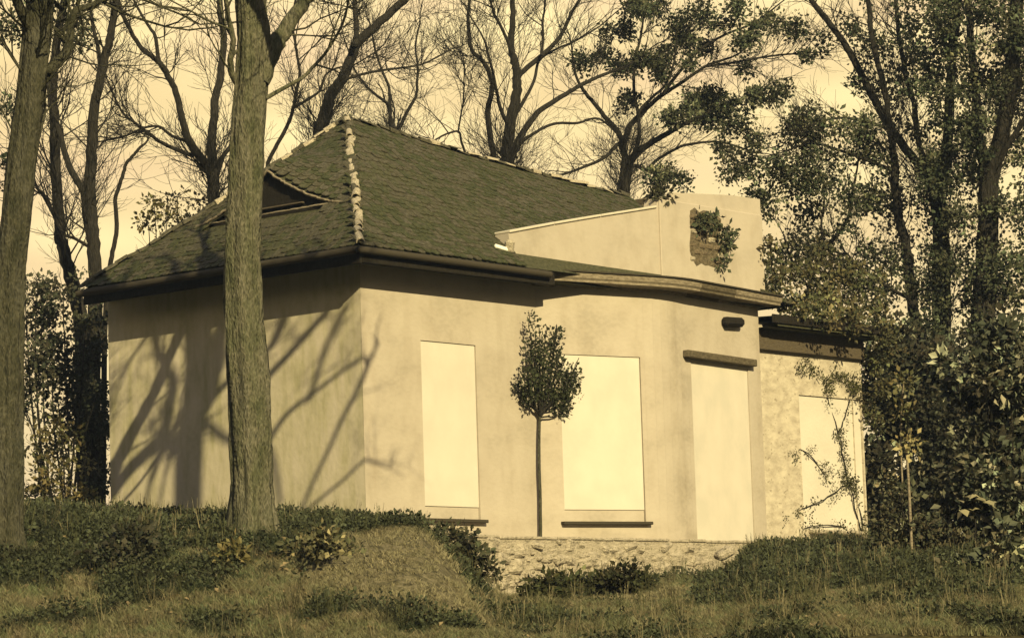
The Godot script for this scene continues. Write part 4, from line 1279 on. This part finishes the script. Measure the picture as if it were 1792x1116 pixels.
	limbs.append(limb(t, "limb", [0.17, 9.03, 0, 0.02, 9.29, 0.25, -0.06, 9.54, 0.5, -0.1, 9.79, 0.75, -0.28, 10.63, 1], 0.05, 0.023, M.bark_dark))
	limbs.append(limb(t, "limb", [0.21, 9.21, 0, 0.51, 9.71, -0.17, 0.7, 10.1, -0.33, 0.82, 10.55, -0.5, 1.2, 10.82, -0.67, 1.62, 11.02, -0.83, 2.12, 11.34, -1], 0.04, 0.017, M.bark_dark))
	twigs(t, limbs, 230, 1.0, .011, 2, 19, .45, M.bark_dark)
	t = thing("clumped_tree", "dark low forked tree above the raised parapet, with tight clumps of leaves", "tree", Vector3(2.43, 3.65, -63), "")
	limbs = []
	limbs.append(limb(t, "trunk", [-0.27, 0, 0, -0.18, 3.5, 0, -0.09, 5.93, 0, -0.03, 7.39, 0, 0.01, 7.94, 0, 0.09, 8.37, 0, 0.11, 8.6, 0], 0.2, 0.108, M.bark_dark))
	limbs.append(limb(t, "limb", [0.09, 8.49, 0, 0.05, 8.79, 0.07, 0.01, 9.06, 0.13, -0.14, 9.3, 0.2, -0.3, 9.47, 0.27, -0.5, 9.73, 0.33, -0.71, 9.99, 0.4, -0.82, 10.15, 0.47, -0.9, 10.3, 0.53, -0.95, 10.62, 0.6], 0.07, 0.024, M.bark_dark))
	limbs.append(limb(t, "limb", [0.11, 8.51, 0, 0.43, 8.84, -0.11, 0.74, 9.05, -0.23, 1.04, 9.23, -0.34, 1.34, 9.41, -0.46, 1.8, 9.65, -0.57, 2.23, 9.86, -0.69, 2.69, 10.01, -0.8], 0.08, 0.024, M.bark_dark))
	limbs.append(limb(t, "limb", [0.05, 8.92, 0, 0.13, 9.16, -0.04, 0.22, 9.38, -0.09, 0.5, 9.66, -0.13, 0.77, 9.91, -0.18, 1.01, 10.08, -0.22, 1.27, 10.25, -0.27, 1.63, 10.48, -0.31, 1.96, 10.69, -0.36, 2.45, 10.84, -0.4], 0.07, 0.024, M.bark_dark))
	limbs.append(limb(t, "limb", [0.19, 8.61, 0, 0.35, 8.91, 0.06, 0.4, 9.26, 0.11, 0.42, 9.62, 0.17, 0.69, 9.9, 0.23, 0.99, 10.16, 0.29, 1.17, 10.61, 0.34, 1.25, 11.08, 0.4], 0.05, 0.018, M.bark_dark))
	limbs.append(limb(t, "limb", [0.11, 8.43, 0, 0.33, 8.51, -0.14, 0.53, 8.44, -0.29, 0.77, 8.66, -0.43, 1.16, 8.9, -0.57, 1.52, 9.04, -0.71, 2.16, 9.09, -0.86, 2.78, 8.92, -1], 0.05, 0.018, M.bark_dark))
	limbs.append(limb(t, "limb", [0.03, 8.84, 0, -0.05, 8.94, 0.14, -0.2, 8.79, 0.29, -0.29, 8.67, 0.43, -0.5, 8.52, 0.57, -0.73, 8.41, 0.71, -1.09, 8.26, 0.86, -1.49, 8.12, 1], 0.05, 0.024, M.bark_dark))
	limbs.append(limb(t, "limb", [0.4, 9.59, 0, 0.33, 10.11, -0.12, 0.38, 10.75, -0.24, 0.53, 11.39, -0.36, 0.65, 12.04, -0.48, 0.81, 12.69, -0.6], 0.04, 0.018, M.bark_dark))
	limbs.append(limb(t, "limb", [0.93, 10, 0, 1.32, 10.52, -0.16, 1.81, 11.03, -0.32, 2.35, 11.36, -0.48, 2.99, 11.63, -0.64, 3.51, 12.02, -0.8], 0.04, 0.018, M.bark_dark))
	limbs.append(limb(t, "limb", [1.92, 10.59, 0, 2.55, 10.69, -0.17, 3.3, 10.83, -0.33, 4.18, 10.91, -0.5], 0.03, 0.018, M.bark_dark))
	twigs(t, limbs, 200, .9, .011, 2, 20, .35, M.bark_dark)
	clumps(t, [0.05, 11.73, -1.13, 0.31, 0.39, 11.86, -0.29, 0.29, 0.93, 12.16, -1.15, 0.26, -0.24, 11, -0.63, 0.24, -0.74, 10.91, -0.6, 0.26, 1.33, 11.58, 0.37, 0.24, 0.21, 10.92, -1.15, 0.34, 0.73, 10.51, 0.79, 0.31, 1, 10.79, 0.29, 0.24, 1.46, 11.15, -0.07, 0.26, 1.89, 11.18, -0.76, 0.24, 1.04, 10.41, 0.4, 0.26, 1.64, 9.85, -0.93, 0.41, 1.97, 10.03, -1.17, 0.36, 1.24, 9.41, 0.47, 0.34, 1.24, 11.38, -0.39, 0.17, 2.61, 10.86, 0.78, 0.29, 3.17, 9.91, 0.03, 0.31, 2.81, 9.68, 0.71, 0.24, 2.05, 12.01, -1.11, 0.26, 2.58, 11.76, -0.07, 0.31, 0.23, 10.02, -1.1, 0.24, 2.12, 9.61, -0.77, 0.26, 2.85, 10.69, -0.93, 0.17, 0.6, 8.15, 0.45, 0.29, 1.18, 8, 0.65, 0.22, 0.95, 8.41, -0.4, 0.17, 0.61, 11.81, 0.46, 0.24, 3.36, 11.74, -0.67, 0.29, 3.72, 11.37, -0.02, 0.26, 2.23, 8.81, -0.26, 0.22, 2.52, 8.47, -1.08, 0.22, 2.24, 11.56, -0.24, 0.19, 2.99, 11.11, 0.58, 0.19, 1.59, 10.56, 0.48, 0.17, 3.51, 10.06, -0.29, 0.22, 2.44, 9.38, -0.25, 0.26, 2.93, 8.97, -0.48, 0.22, 4, 10.71, 0, 0.17, 2.29, 9.87, -0.5, 0.24], 21)
	t = thing("thicket_tree", "dark tree with a clear fork low in its trunk, right of the annex", "tree", Vector3(8.23, 3.58, -58), "")
	limbs = []
	limbs.append(limb(t, "trunk", [-0.09, 0, 0, -0.02, 1.28, 0, 0.03, 2.94, 0, 0.12, 4.5, 0, 0.16, 5.62, 0, 0.18, 6.5, 0, 0.13, 6.91, 0, 0.11, 7.14, 0], 0.19, 0.143, M.bark_dark))
	limbs.append(limb(t, "limb", [0.12, 7.02, 0, 0.03, 7.24, 0.05, -0.19, 7.53, 0.1, -0.39, 7.79, 0.15, -0.62, 8.11, 0.2, -0.82, 8.41, 0.25, -1.09, 8.96, 0.3, -1.34, 9.5, 0.35, -1.52, 9.84, 0.4, -1.71, 10.11, 0.45, -1.99, 10.5, 0.5, -2.2, 10.78, 0.55, -2.47, 11.35, 0.6], 0.1, 0.050, M.bark_dark))
	limbs.append(limb(t, "limb", [0.09, 7.02, 0, 0.05, 7.19, -0.05, -0.05, 7.5, -0.1, -0.1, 7.78, -0.15, -0.16, 8.28, -0.2, -0.18, 8.77, -0.25, -0.24, 9.1, -0.3, -0.31, 9.43, -0.35, -0.38, 10.02, -0.4, -0.41, 10.61, -0.45, -0.43, 11.31, -0.5], 0.07, 0.039, M.bark_dark))
	limbs.append(limb(t, "limb", [0.14, 6.91, 0, 0.26, 7.19, -0.04, 0.37, 7.82, -0.08, 0.46, 8.44, -0.11, 0.52, 9.02, -0.15, 0.58, 9.6, -0.19, 0.69, 10.29, -0.23, 0.76, 10.87, -0.26, 0.9, 11.68, -0.3], 0.12, 0.072, M.bark_dark))
	twigs(t, limbs, 120, .9, .013, 2, 22, .3, M.bark_dark)
	clumps(t, [-1.24, 11.03, -0.08, 0.36, 0.13, 11.02, -0.33, 0.26, -0.42, 10.4, 0.33, 0.33, 0.29, 10.42, -0.02, 0.35, -1.82, 10.27, -0.63, 0.31, -1.18, 10.43, -0.63, 0.37, -1.05, 9.93, 0.6, 0.34, -0.43, 9.85, 0.47, 0.33, 0.14, 10.12, 0.72, 0.38, -1.22, 9.58, 0.09, 0.26, -0.91, 9.65, 0.75, 0.28, -0.47, 9.54, 0.07, 0.24, 0.01, 9.63, -0.24, 0.33, -1.31, 9.21, 0.35, 0.24, -0.91, 9.11, -0.28, 0.38, -0.49, 9.11, -0.15, 0.27, 0.02, 9.02, 0.76, 0.3, -0.49, 8.68, -0.09, 0.25, 0.03, 8.78, 0.39, 0.26, -0.47, 8.21, 0.14, 0.36, 0.12, 8.31, 0.35, 0.26, -1.1, 7.98, -0.31, 0.31, -0.93, 7.23, 0.1, 0.3, -0.06, 7.08, 0.55, 0.38, -1.05, 6.65, -0.07, 0.41, -0.53, 7.01, -0.45, 0.31, -0.07, 6.8, 0.31, 0.24, 0.04, 6.37, 0.44, 0.39, -1.24, 5.75, 0.18, 0.33, -0.45, 6.04, -0.7, 0.36, -0.86, 5.63, -0.76, 0.31, -0.18, 5.55, -0.28, 0.33, -1.01, 4.97, -0.64, 0.29, -0.62, 5.14, -0.55, 0.31, -0.56, 4.27, 0.2, 0.26, -0.22, 4.26, 0.65, 0.35], 33, .26)
	t = thing("wood_tree", "thin dark trunk left of the low forked tree, with boughs reaching over the parapet", "tree", Vector3(7.71, 3.56, -57), "")
	limbs = []
	limbs.append(limb(t, "trunk", [0.02, 0, 0, 0.05, 1.25, 0, 0.09, 2.88, 0, 0.03, 3.98, 0, -0.02, 4.5, 0, -0.08, 5.19, 0, -0.12, 5.9, 0, -0.21, 6.3, 0, -0.25, 6.62, 0, -0.27, 7.07, 0, -0.27, 7.51, 0, -0.29, 7.85, 0, -0.32, 8.18, 0, -0.4, 8.97, 0, -0.56, 9.76, 0, -0.63, 10.66, 0], 0.13, 0.049, M.bark_dark))
	limbs.append(limb(t, "limb", [-0.13, 4.86, 0, -0.48, 5, 0.27, -1.04, 5.37, 0.53, -1.38, 5.67, 0.8], 0.04, 0.016, M.bark_dark))
	limbs.append(limb(t, "limb", [-0.28, 7.3, 0, -0.79, 7.5, 0.2, -1.35, 7.68, 0.4, -1.91, 7.8, 0.6, -2.43, 7.62, 0.8], 0.04, 0.016, M.bark_dark))
	limbs.append(limb(t, "limb", [-0.33, 8.13, 0, -0.81, 8.26, 0.2, -1.33, 8.31, 0.4, -1.79, 8.18, 0.6], 0.04, 0.016, M.bark_dark))
	twigs(t, limbs, 90, .9, .012, 2, 23, .3, M.bark_dark)
	clumps(t, [-1.74, 8.3, 0.13, 0.52, -2.09, 7.92, -0.35, 0.49, -1.48, 7.75, 0.8, 0.51, -1, 8.1, 0.32, 0.43, -2.8, 7.34, 0.57, 0.45, -2.33, 7.12, 0.65, 0.51, -1.72, 6.98, 0.5, 0.56, -3.12, 6.85, 0.25, 0.37, -1.03, 7.02, 0.17, 0.45, -0.54, 7.65, -0.06, 0.46, -3.19, 7.7, 0.13, 0.28, -3.24, 8.28, -0.3, 0.22, -2.77, 6.64, 0.47, 0.3, -1.85, 6.61, -0.6, 0.33, -1.35, 6.27, 0.76, 0.3, -0.44, 6.79, -0.27, 0.37, -2.07, 8.28, 0.13, 0.37, -3.46, 7.41, -0.09, 0.22], 31, .42)
	t = thing("shade_tree", "thick dark leafy trunk at the right edge of the picture", "tree", Vector3(8.83, 3.55, -56), "")
	limbs = []
	limbs.append(limb(t, "trunk", [-0.3, 0, 0, -0.19, 1.17, 0, -0.09, 2.77, 0, 0.02, 4.47, 0, 0.12, 5.36, 0, 0.2, 6.1, 0, 0.24, 6.76, 0, 0.33, 7.2, 0, 0.5, 7.73, 0, 0.71, 8.55, 0, 0.85, 9.49, 0, 0.96, 10.37, 0, 1.1, 11.36, 0], 0.23, 0.106, M.bark_dark))
	limbs.append(limb(t, "limb", [0.25, 6.76, 0, 0.18, 7.33, -0.1, 0.12, 8.01, -0.2, 0.13, 8.8, -0.3, 0.1, 9.7, -0.4, 0.11, 10.51, -0.5, 0.09, 11.2, -0.6], 0.11, 0.053, M.bark_dark))
	limbs.append(limb(t, "limb", [0.28, 6.98, 0, 0.57, 7.49, 0.17, 0.87, 7.94, 0.33, 1.31, 8.6, 0.5], 0.07, 0.037, M.bark_dark))
	twigs(t, limbs, 110, .9, .012, 2, 24, .3, M.bark_dark)
	clumps(t, [-0.47, 11.17, -0.75, 0.32, -0.25, 11.01, -0.08, 0.29, 0.22, 11.08, -0.76, 0.43, 0.79, 10.9, -0.34, 0.42, 1.06, 10.75, -0.32, 0.32, -0.86, 10.33, 0.45, 0.43, -0.06, 10.58, -0.76, 0.36, 0.23, 10.16, 0.79, 0.28, 0.54, 10.15, 0.4, 0.37, 1.18, 10.49, 0.1, 0.38, -0.59, 9.91, -0.45, 0.41, -0.28, 9.95, 0.48, 0.41, 0.32, 10.25, -0.58, 0.35, 0.77, 10.18, -0.77, 0.3, 1.13, 9.72, 0.54, 0.32, -0.32, 9.54, -0.16, 0.28, 0.04, 9.3, 0.79, 0.27, 0.73, 9.56, 0.18, 0.32, 0.88, 9.41, 0.73, 0.42, -0.57, 9.32, -0.73, 0.43, -0.26, 9.11, 0.1, 0.28, 0.39, 9.09, -0.72, 0.37, 0.8, 9.06, -0.46, 0.31, 1.11, 9.27, -0.59, 0.43, -0.96, 8.51, 0.52, 0.34, -0.45, 8.65, 0.68, 0.35, 0.26, 8.74, -0.16, 0.34, 0.39, 8.66, 0.53, 0.43, 1.25, 8.81, -0.37, 0.3, -0.38, 8.1, 0.15, 0.36, -0.03, 8.07, -0.04, 0.29, 0.79, 8.41, -0.7, 0.32, 1.06, 8.05, -0.03, 0.31, -0.33, 7.51, 0.63, 0.28, 0.02, 7.82, 0.55, 0.43, 0.93, 7.6, -0.07, 0.28, -0.84, 7.46, -0.04, 0.33, -0.28, 7.45, -0.22, 0.37, 0.2, 7.34, 0.16, 0.35, 0.61, 7.32, -0.24, 0.4, -0.82, 6.97, 0.16, 0.41, -0.33, 6.9, -0.2, 0.43, 0.17, 7.12, -0.43, 0.35, 0.9, 6.74, 0.51, 0.36, -0.32, 6.36, 0.2, 0.43, 0.16, 6.29, 0, 0.34, 0.45, 6.53, -0.3, 0.32, 0.9, 6.31, 0.39, 0.41, 1.08, 6.13, -0.09, 0.33, -0.59, 5.56, -0.2, 0.4, 0.05, 5.71, -0.63, 0.36, 0.42, 5.39, 0.22, 0.43, 0.97, 5.53, -0.22, 0.29, -0.71, 5.14, 0.49, 0.33, -0.07, 5.19, 0, 0.32, 0.24, 5.2, 0.51, 0.35, 1.12, 5.23, -0.67, 0.38, -1.03, 4.85, 0.11, 0.44, -0.42, 4.83, -0.53, 0.4, 0.08, 4.59, 0.13, 0.41, 0.61, 4.92, -0.65, 0.41, 0.73, 4.8, 0.15, 0.31, -1.13, 4.16, 0.27, 0.31, -0.14, 4.16, -0.12, 0.42, 0.34, 4.22, -0.55, 0.44, 1.01, 4.49, -0.58, 0.37, -1.01, 4.01, -0.15, 0.42, -0.25, 3.81, 0.66, 0.27, 0.53, 3.84, -0.16, 0.41, 0.73, 3.75, 0.41, 0.33], 34, .45)
	t = thing("young_tree", "slim dark branching stem rising behind the annex roof", "tree", Vector3(5.6, 3.56, -57), "")
	limbs = []
	limbs.append(limb(t, "trunk", [-0.24, 0, 0, -0.2, 1.87, 0, -0.16, 3.17, 0, -0.07, 4.26, 0, 0.01, 4.81, 0, 0.08, 5.06, 0, 0.21, 5.41, 0, 0.39, 5.77, 0, 0.61, 6.03, 0, 0.8, 6.26, 0, 0.88, 6.39, 0, 0.94, 6.54, 0, 1, 6.88, 0, 1.11, 7.32, 0], 0.06, 0.022, M.bark_dark))
	limbs.append(limb(t, "limb", [0.42, 5.79, 0, 0.41, 6.13, -0.08, 0.41, 6.42, -0.15, 0.49, 6.82, -0.23, 0.48, 7.28, -0.3], 0.03, 0.016, M.bark_dark))
	limbs.append(limb(t, "limb", [0.11, 5.08, 0, -0.13, 5.46, 0.1, -0.29, 5.79, 0.2, -0.37, 6.1, 0.3], 0.03, 0.014, M.bark_dark))
	twigs(t, limbs, 30, .5, .008, 2, 25, .3, M.bark_dark)
	clumps(t, [-0.58, 5.81, 0.06, 0.32, -0.5, 5.34, 0.47, 0.37, -0.05, 5.68, -0.05, 0.46, 0.36, 5.32, 0.06, 0.5, 0.91, 5.43, 0.08, 0.45, 1.32, 5.08, 0.17, 0.45, -0.06, 4.94, 0.3, 0.41, 0.68, 4.78, -0.12, 0.43, 1.51, 5.73, 0.2, 0.39, -0.65, 4.97, 0.23, 0.24, -0.13, 6.21, -0.12, 0.28, 1.2, 4.5, -0.03, 0.39, 1.46, 4.07, 0.37, 0.34, 1.27, 3.68, -0.01, 0.33, 1.1, 2.99, 0.32, 0.28, 0.53, 6.05, -0.29, 0.33], 32, .38)
	t = thing("roadside_tree", "tall bare tree just outside the left edge whose limbs shade the end wall", "tree", Vector3(-8.6, 1.66, -33.5), "")
	limbs = []
	limbs.append(limb(t, "trunk", [0, 0, 0, .1, 3, 0, .25, 6, .1, .5, 8.4, .1, .7, 11, 0, .9, 14, .2], .32, .14, M.bark_olive))
	limbs.append(limb(t, "limb", [8.74, 9.74, 0.8, 8.8, 10.35, 0.88, 8.86, 11.08, 0.98, 8.97, 11.68, 1.1, 9.08, 12.37, 1.24, 9.12, 13.11, 1.31, 9.12, 13.86, 1.35], 0.156, 0.143, M.bark_olive))
	limbs.append(limb(t, "limb", [8.97, 12.07, 0.98, 9.13, 12.64, 1.19, 9.34, 13.17, 1.44, 9.51, 13.6, 1.65], 0.078, 0.078, M.bark_olive))
	limbs.append(limb(t, "limb", [8.92, 11.72, 0.94, 8.93, 12.51, 1.05, 8.94, 13.22, 1.15], 0.078, 0.078, M.bark_olive))
	limbs.append(limb(t, "limb", [7.17, 10.04, -0.92, 7.51, 10.41, -0.61, 7.92, 10.74, -0.24, 8.27, 10.87, 0.08, 8.44, 10.75, 0.25, 8.67, 10.88, 0.47, 8.91, 11.32, 0.69, 9.14, 11.81, 0.91, 9.28, 12.55, 1.05, 9.39, 13.11, 1.17, 9.47, 13.74, 1.26], 0.111, 0.065, M.bark_olive))
	limbs.append(limb(t, "limb", [8.16, 10.78, -0.09, 8.25, 11.29, 0.02, 8.36, 11.76, 0.15, 8.28, 12, 0.11, 8.2, 12.25, 0.09, 8.14, 12.52, 0.07, 8.21, 12.88, 0.17, 8.38, 13.44, 0.34], 0.078, 0.046, M.bark_olive))
	limbs.append(limb(t, "limb", [8.21, 12.91, 0.18, 7.9, 12.57, 0.02, 7.47, 12.05, -0.25], 0.039, 0.016, M.bark_olive))
	limbs.append(limb(t, "limb", [7.75, 9.67, -0.49, 7.87, 10.06, -0.32, 7.98, 10.37, -0.15, 8.2, 10.81, 0.1], 0.019, 0.039, M.bark_olive))
	limbs.append(limb(t, "limb", [7.97, 9.66, -0.3, 8.13, 10.13, -0.1, 8.26, 10.56, 0.08, 8.38, 10.85, 0.25], 0.016, 0.026, M.bark_olive))
	limbs.append(limb(t, "limb", [10.58, 9.8, 2.28, 10.75, 10.14, 2.46, 10.94, 10.49, 2.65, 11.15, 10.86, 2.86, 11.34, 11.22, 3.06, 11.55, 11.56, 3.27, 11.74, 11.89, 3.46, 11.99, 12.4, 3.71], 0.026, 0.039, M.bark_olive))
	limbs.append(limb(t, "limb", [10.69, 9.88, 2.49, 11.05, 10.16, 2.84, 11.4, 10.42, 3.19, 11.72, 10.7, 3.52, 12.18, 11.03, 3.96], 0.026, 0.026, M.bark_olive))
	limbs.append(limb(t, "limb", [9.97, 11.84, 2, 10.3, 12.15, 2.32, 10.67, 12.48, 2.68, 11, 12.79, 3, 11.34, 13.14, 3.33, 11.61, 13.48, 3.6], 0.065, 0.046, M.bark_olive))
	limbs.append(limb(t, "limb", [10.33, 11.25, 2.47, 10.65, 11.66, 2.79, 11.1, 11.96, 3.22, 11.54, 12.26, 3.65, 11.93, 12.48, 4.04], 0.046, 0.026, M.bark_olive))
	limbs.append(limb(t, "limb", [10.3, 12.49, 2.16, 10.54, 12.89, 2.46, 10.79, 13.28, 2.76], 0.039, 0.026, M.bark_olive))
	limbs.append(limb(t, "limb", [10.95, 11.74, 2.93, 11.15, 12.21, 3.17, 11.33, 12.68, 3.39, 11.65, 13.17, 3.72], 0.039, 0.026, M.bark_olive))
	limbs.append(limb(t, "limb", [8.91, 11.34, 0.71, 9.26, 11.71, 1.06, 9.73, 12.06, 1.51, 10.14, 12.32, 1.91, 10.37, 12.78, 2.16], 0.065, 0.039, M.bark_olive))
	limbs.append(limb(t, "limb", [10.14, 9.79, 1.69, 10.1, 10.27, 1.7, 10.03, 10.66, 1.69, 9.78, 10.98, 1.53, 9.43, 10.97, 1.28, 9.01, 11.36, 0.97], 0.026, 0.052, M.bark_olive))
	limbs.append(limb(t, "limb", [0.7, 10.2, 0, 2, 12.94, -0.1, 4.4, 13.34, 0.1, 6.09, 12.19, -0.41, 7.02, 10.54, -0.92, 7.17, 10.04, -0.92], .14, .11, M.bark_olive))
	twigs(t, limbs, 150, .8, .014, 1, 26, .5, M.bark_olive)
	bush("leaf_bush", "dark leafy bush filling the gap between the leaning tree and the end wall", Vector3(-7.35, 4.03, -49), [-0.47, 3.69, 0.09, 0.41, 0.05, 3.91, 0.44, 0.31, -0.26, 3.26, -0.29, 0.47, -0.47, 2.74, 0.21, 0.43, 0.07, 2.74, 0.05, 0.43, -0.66, 2.18, 0.2, 0.41, -0.14, 2.19, -0.03, 0.47, 0.32, 2.18, -0.12, 0.37, -0.43, 4.12, -0.28, 0.24, -0.7, 4.3, -0.19, 0.21, 0.28, 2.97, -0.48, 0.32, 0.45, 1.61, -0.1, 0.32, -0.1, 1.64, -0.31, 0.38, 0.52, 3.13, -0.21, 0.22, 0.61, 2.3, 0.47, 0.24, 0.49, 1.63, -0.4, 0.24, 0.56, 0.85, 0.05, 0.24, 0.41, 3.44, 0.38, 0.28], [.045, .05, .034], 0.5, 50)
	bush("pale_bush", "pale yellow leaved bush low beside the far corner of the end wall", Vector3(-7.24, 3.98, -47.2), [-0.21, 1.42, 0.25, 0.25, 0.18, 1.48, 0.45, 0.23, 0.26, 1.16, -0.18, 0.25, -0.09, 0.95, 0.46, 0.27, 0.16, 0.68, 0.38, 0.28, -0.37, 0.55, -0.1, 0.25, 0.41, 0.59, 0.31, 0.23, -0.06, 0.36, -0.17, 0.27], [.12, .115, .055], 0.3, 51)
	bush("roof_bush", "thin twiggy bush showing above the far slope of the roof", Vector3(-6.21, 4.01, -54), [-0.01, 6.03, 0.13, 0.35, 0.34, 5.9, -0.45, 0.29, -0.37, 5.84, -0.23, 0.29, 0.18, 6.32, -0.1, 0.23, 0.64, 6.08, 0.34, 0.2, -0.19, 6.11, 0.34, 0.2], [.10, .09, .04], 0.12, 52)
	bush("dark_shrub", "low dark shrub at the foot of the rubble wall, below the sapling", Vector3(0.42, 2.52, -42.6), [-0.11, 0.19, 0.38, 0.19, 0.18, 0.28, -0.11, 0.21, -0.27, 0.12, 0.37, 0.16, 0.05, 0.11, 0.26, 0.19], [.035, .04, .018], 1.2, 53)
	bush("wall_shrub", "low dark shrub against the middle of the rubble wall, right of the sapling", Vector3(1.38, 2.6, -43.6), [-0.22, 0.21, -0.33, 0.18, 0.09, 0.25, 0.4, 0.2, 0.45, 0.22, -0.24, 0.17, -0.02, 0.15, 0.14, 0.2, -0.48, 0.16, 0.14, 0.15], [.04, .042, .02], 1.1, 54)
	bush("edge_shrub", "low straggling shrub tumbling over the left end of the rubble wall", Vector3(-0.68, 2.65, -40.2), [-0.16, 0.65, -0.49, 0.17, 0.02, 0.51, -0.05, 0.17, 0.14, 0.36, 0.22, 0.15, -0.29, 0.69, 0.42, 0.14, -0.03, 0.68, 0.06, 0.12, 0.23, 0.25, 0.03, 0.12], [.05, .052, .032], 0.9, 55)
	bush("bank_shrub", "low rounded shrub on the dark bank midway between the two big trunks", Vector3(-4.77, 2.9, -36.6), [-0.08, 0.36, -0.28, 0.21, 0.18, 0.27, -0.13, 0.2, -0.22, 0.25, 0.25, 0.17, 0.03, 0.46, -0.26, 0.14], [.045, .05, .034], 0.8, 56)
	bush("olive_shrub", "low olive shrub just right of the tall mossy trunk, under the end wall", Vector3(-2.39, 2.92, -36.9), [-0.03, 0.24, 0.39, 0.19, 0.2, 0.2, -0.47, 0.18, -0.28, 0.19, -0.23, 0.17, 0.06, 0.36, 0.15, 0.13], [.085, .085, .048], 0.7, 57)
	bush("hedge_bush", "tall dark bush just right of the annex corner under the forked tree", Vector3(7.3, 3.61, -55.5), [-0.35, 3.31, 0.48, 0.52, 0.2, 3.71, -0.39, 0.49, 0.52, 3.21, 0.22, 0.63, -0.13, 2.7, 0.2, 0.59, 0.56, 2.51, -0.29, 0.64, 0.26, 1.95, 0.18, 0.59, 1.01, 2.93, -0.36, 0.59, -0.35, 2.19, 0.05, 0.38, 1.04, 2.15, -0.05, 0.59, 0.45, 1.52, 0.14, 0.53, 0.94, 1.39, 0.39, 0.52, -0.62, 1.65, 0.36, 0.42, -0.67, 0.93, 0.06, 0.42, -0.16, 1.04, -0.23, 0.47, 0.22, 0.8, 0.04, 0.46, -0.73, 0.31, -0.09, 0.42, -0.34, 2.71, 0.16, 0.42, -0.76, 1.25, 0.05, 0.32], [.036, .038, .028], 1.0, 58, .2)
	bush("tall_bush", "tall dark bush at the right edge below the thick leafy trunk", Vector3(7.11, 2.99, -44.5), [-0.15, 3.03, 0.2, 0.47, 0.25, 2.76, 0.25, 0.47, 0.08, 2.4, -0.43, 0.51, 0.5, 2.21, -0.39, 0.48, 0.01, 1.78, -0.18, 0.51, 0.41, 1.5, -0.07, 0.51, -0.2, 1.27, -0.05, 0.51, 0.15, 0.9, 0.29, 0.5, -0.2, 0.52, -0.27, 0.51, 0.41, 0.42, -0.4, 0.51, -0.54, 0.69, -0.22, 0.34], [.042, .046, .034], 1.0, 59, .2)
	bush("bank_bush", "low bush with mixed olive leaves round the foot of the upright stick", Vector3(5.8, 2.95, -44), [-0.47, 0.73, 0.01, 0.22, -0.28, 1.05, 0.27, 0.2, -0.06, 0.38, 0.24, 0.37, -0.38, 0.23, 0.1, 0.28, 0.28, 0.2, 0.12, 0.42, 0.01, -0.1, -0.5, 0.39, 0.35, -0.21, 0.09, 0.42, 0.74, 0.04, -0.27, 0.39, -0.36, -0.18, -0.26, 0.3], [.07, .07, .046], 0.8, 60)
	bush("corner_bush", "dense bush in the lower right corner of the picture", Vector3(6.44, 2.65, -41), [-0.14, -0.23, -0.18, 0.44, 0.15, -0.1, 0.46, 0.43, -0.51, -0.46, 0.16, 0.39, -0.09, -0.7, -0.14, 0.44, 0.32, -0.64, 0.22, 0.43, -0.75, -0.68, -0.45, 0.36, 0.11, 0.28, 0.34, 0.36, 0.37, 0.05, 0.11, 0.31], [.06, .062, .042], 0.9, 61, .2)
	build_sapling()
	build_creeper()
	build_small_plants()
	build_grass()
	build_woods()
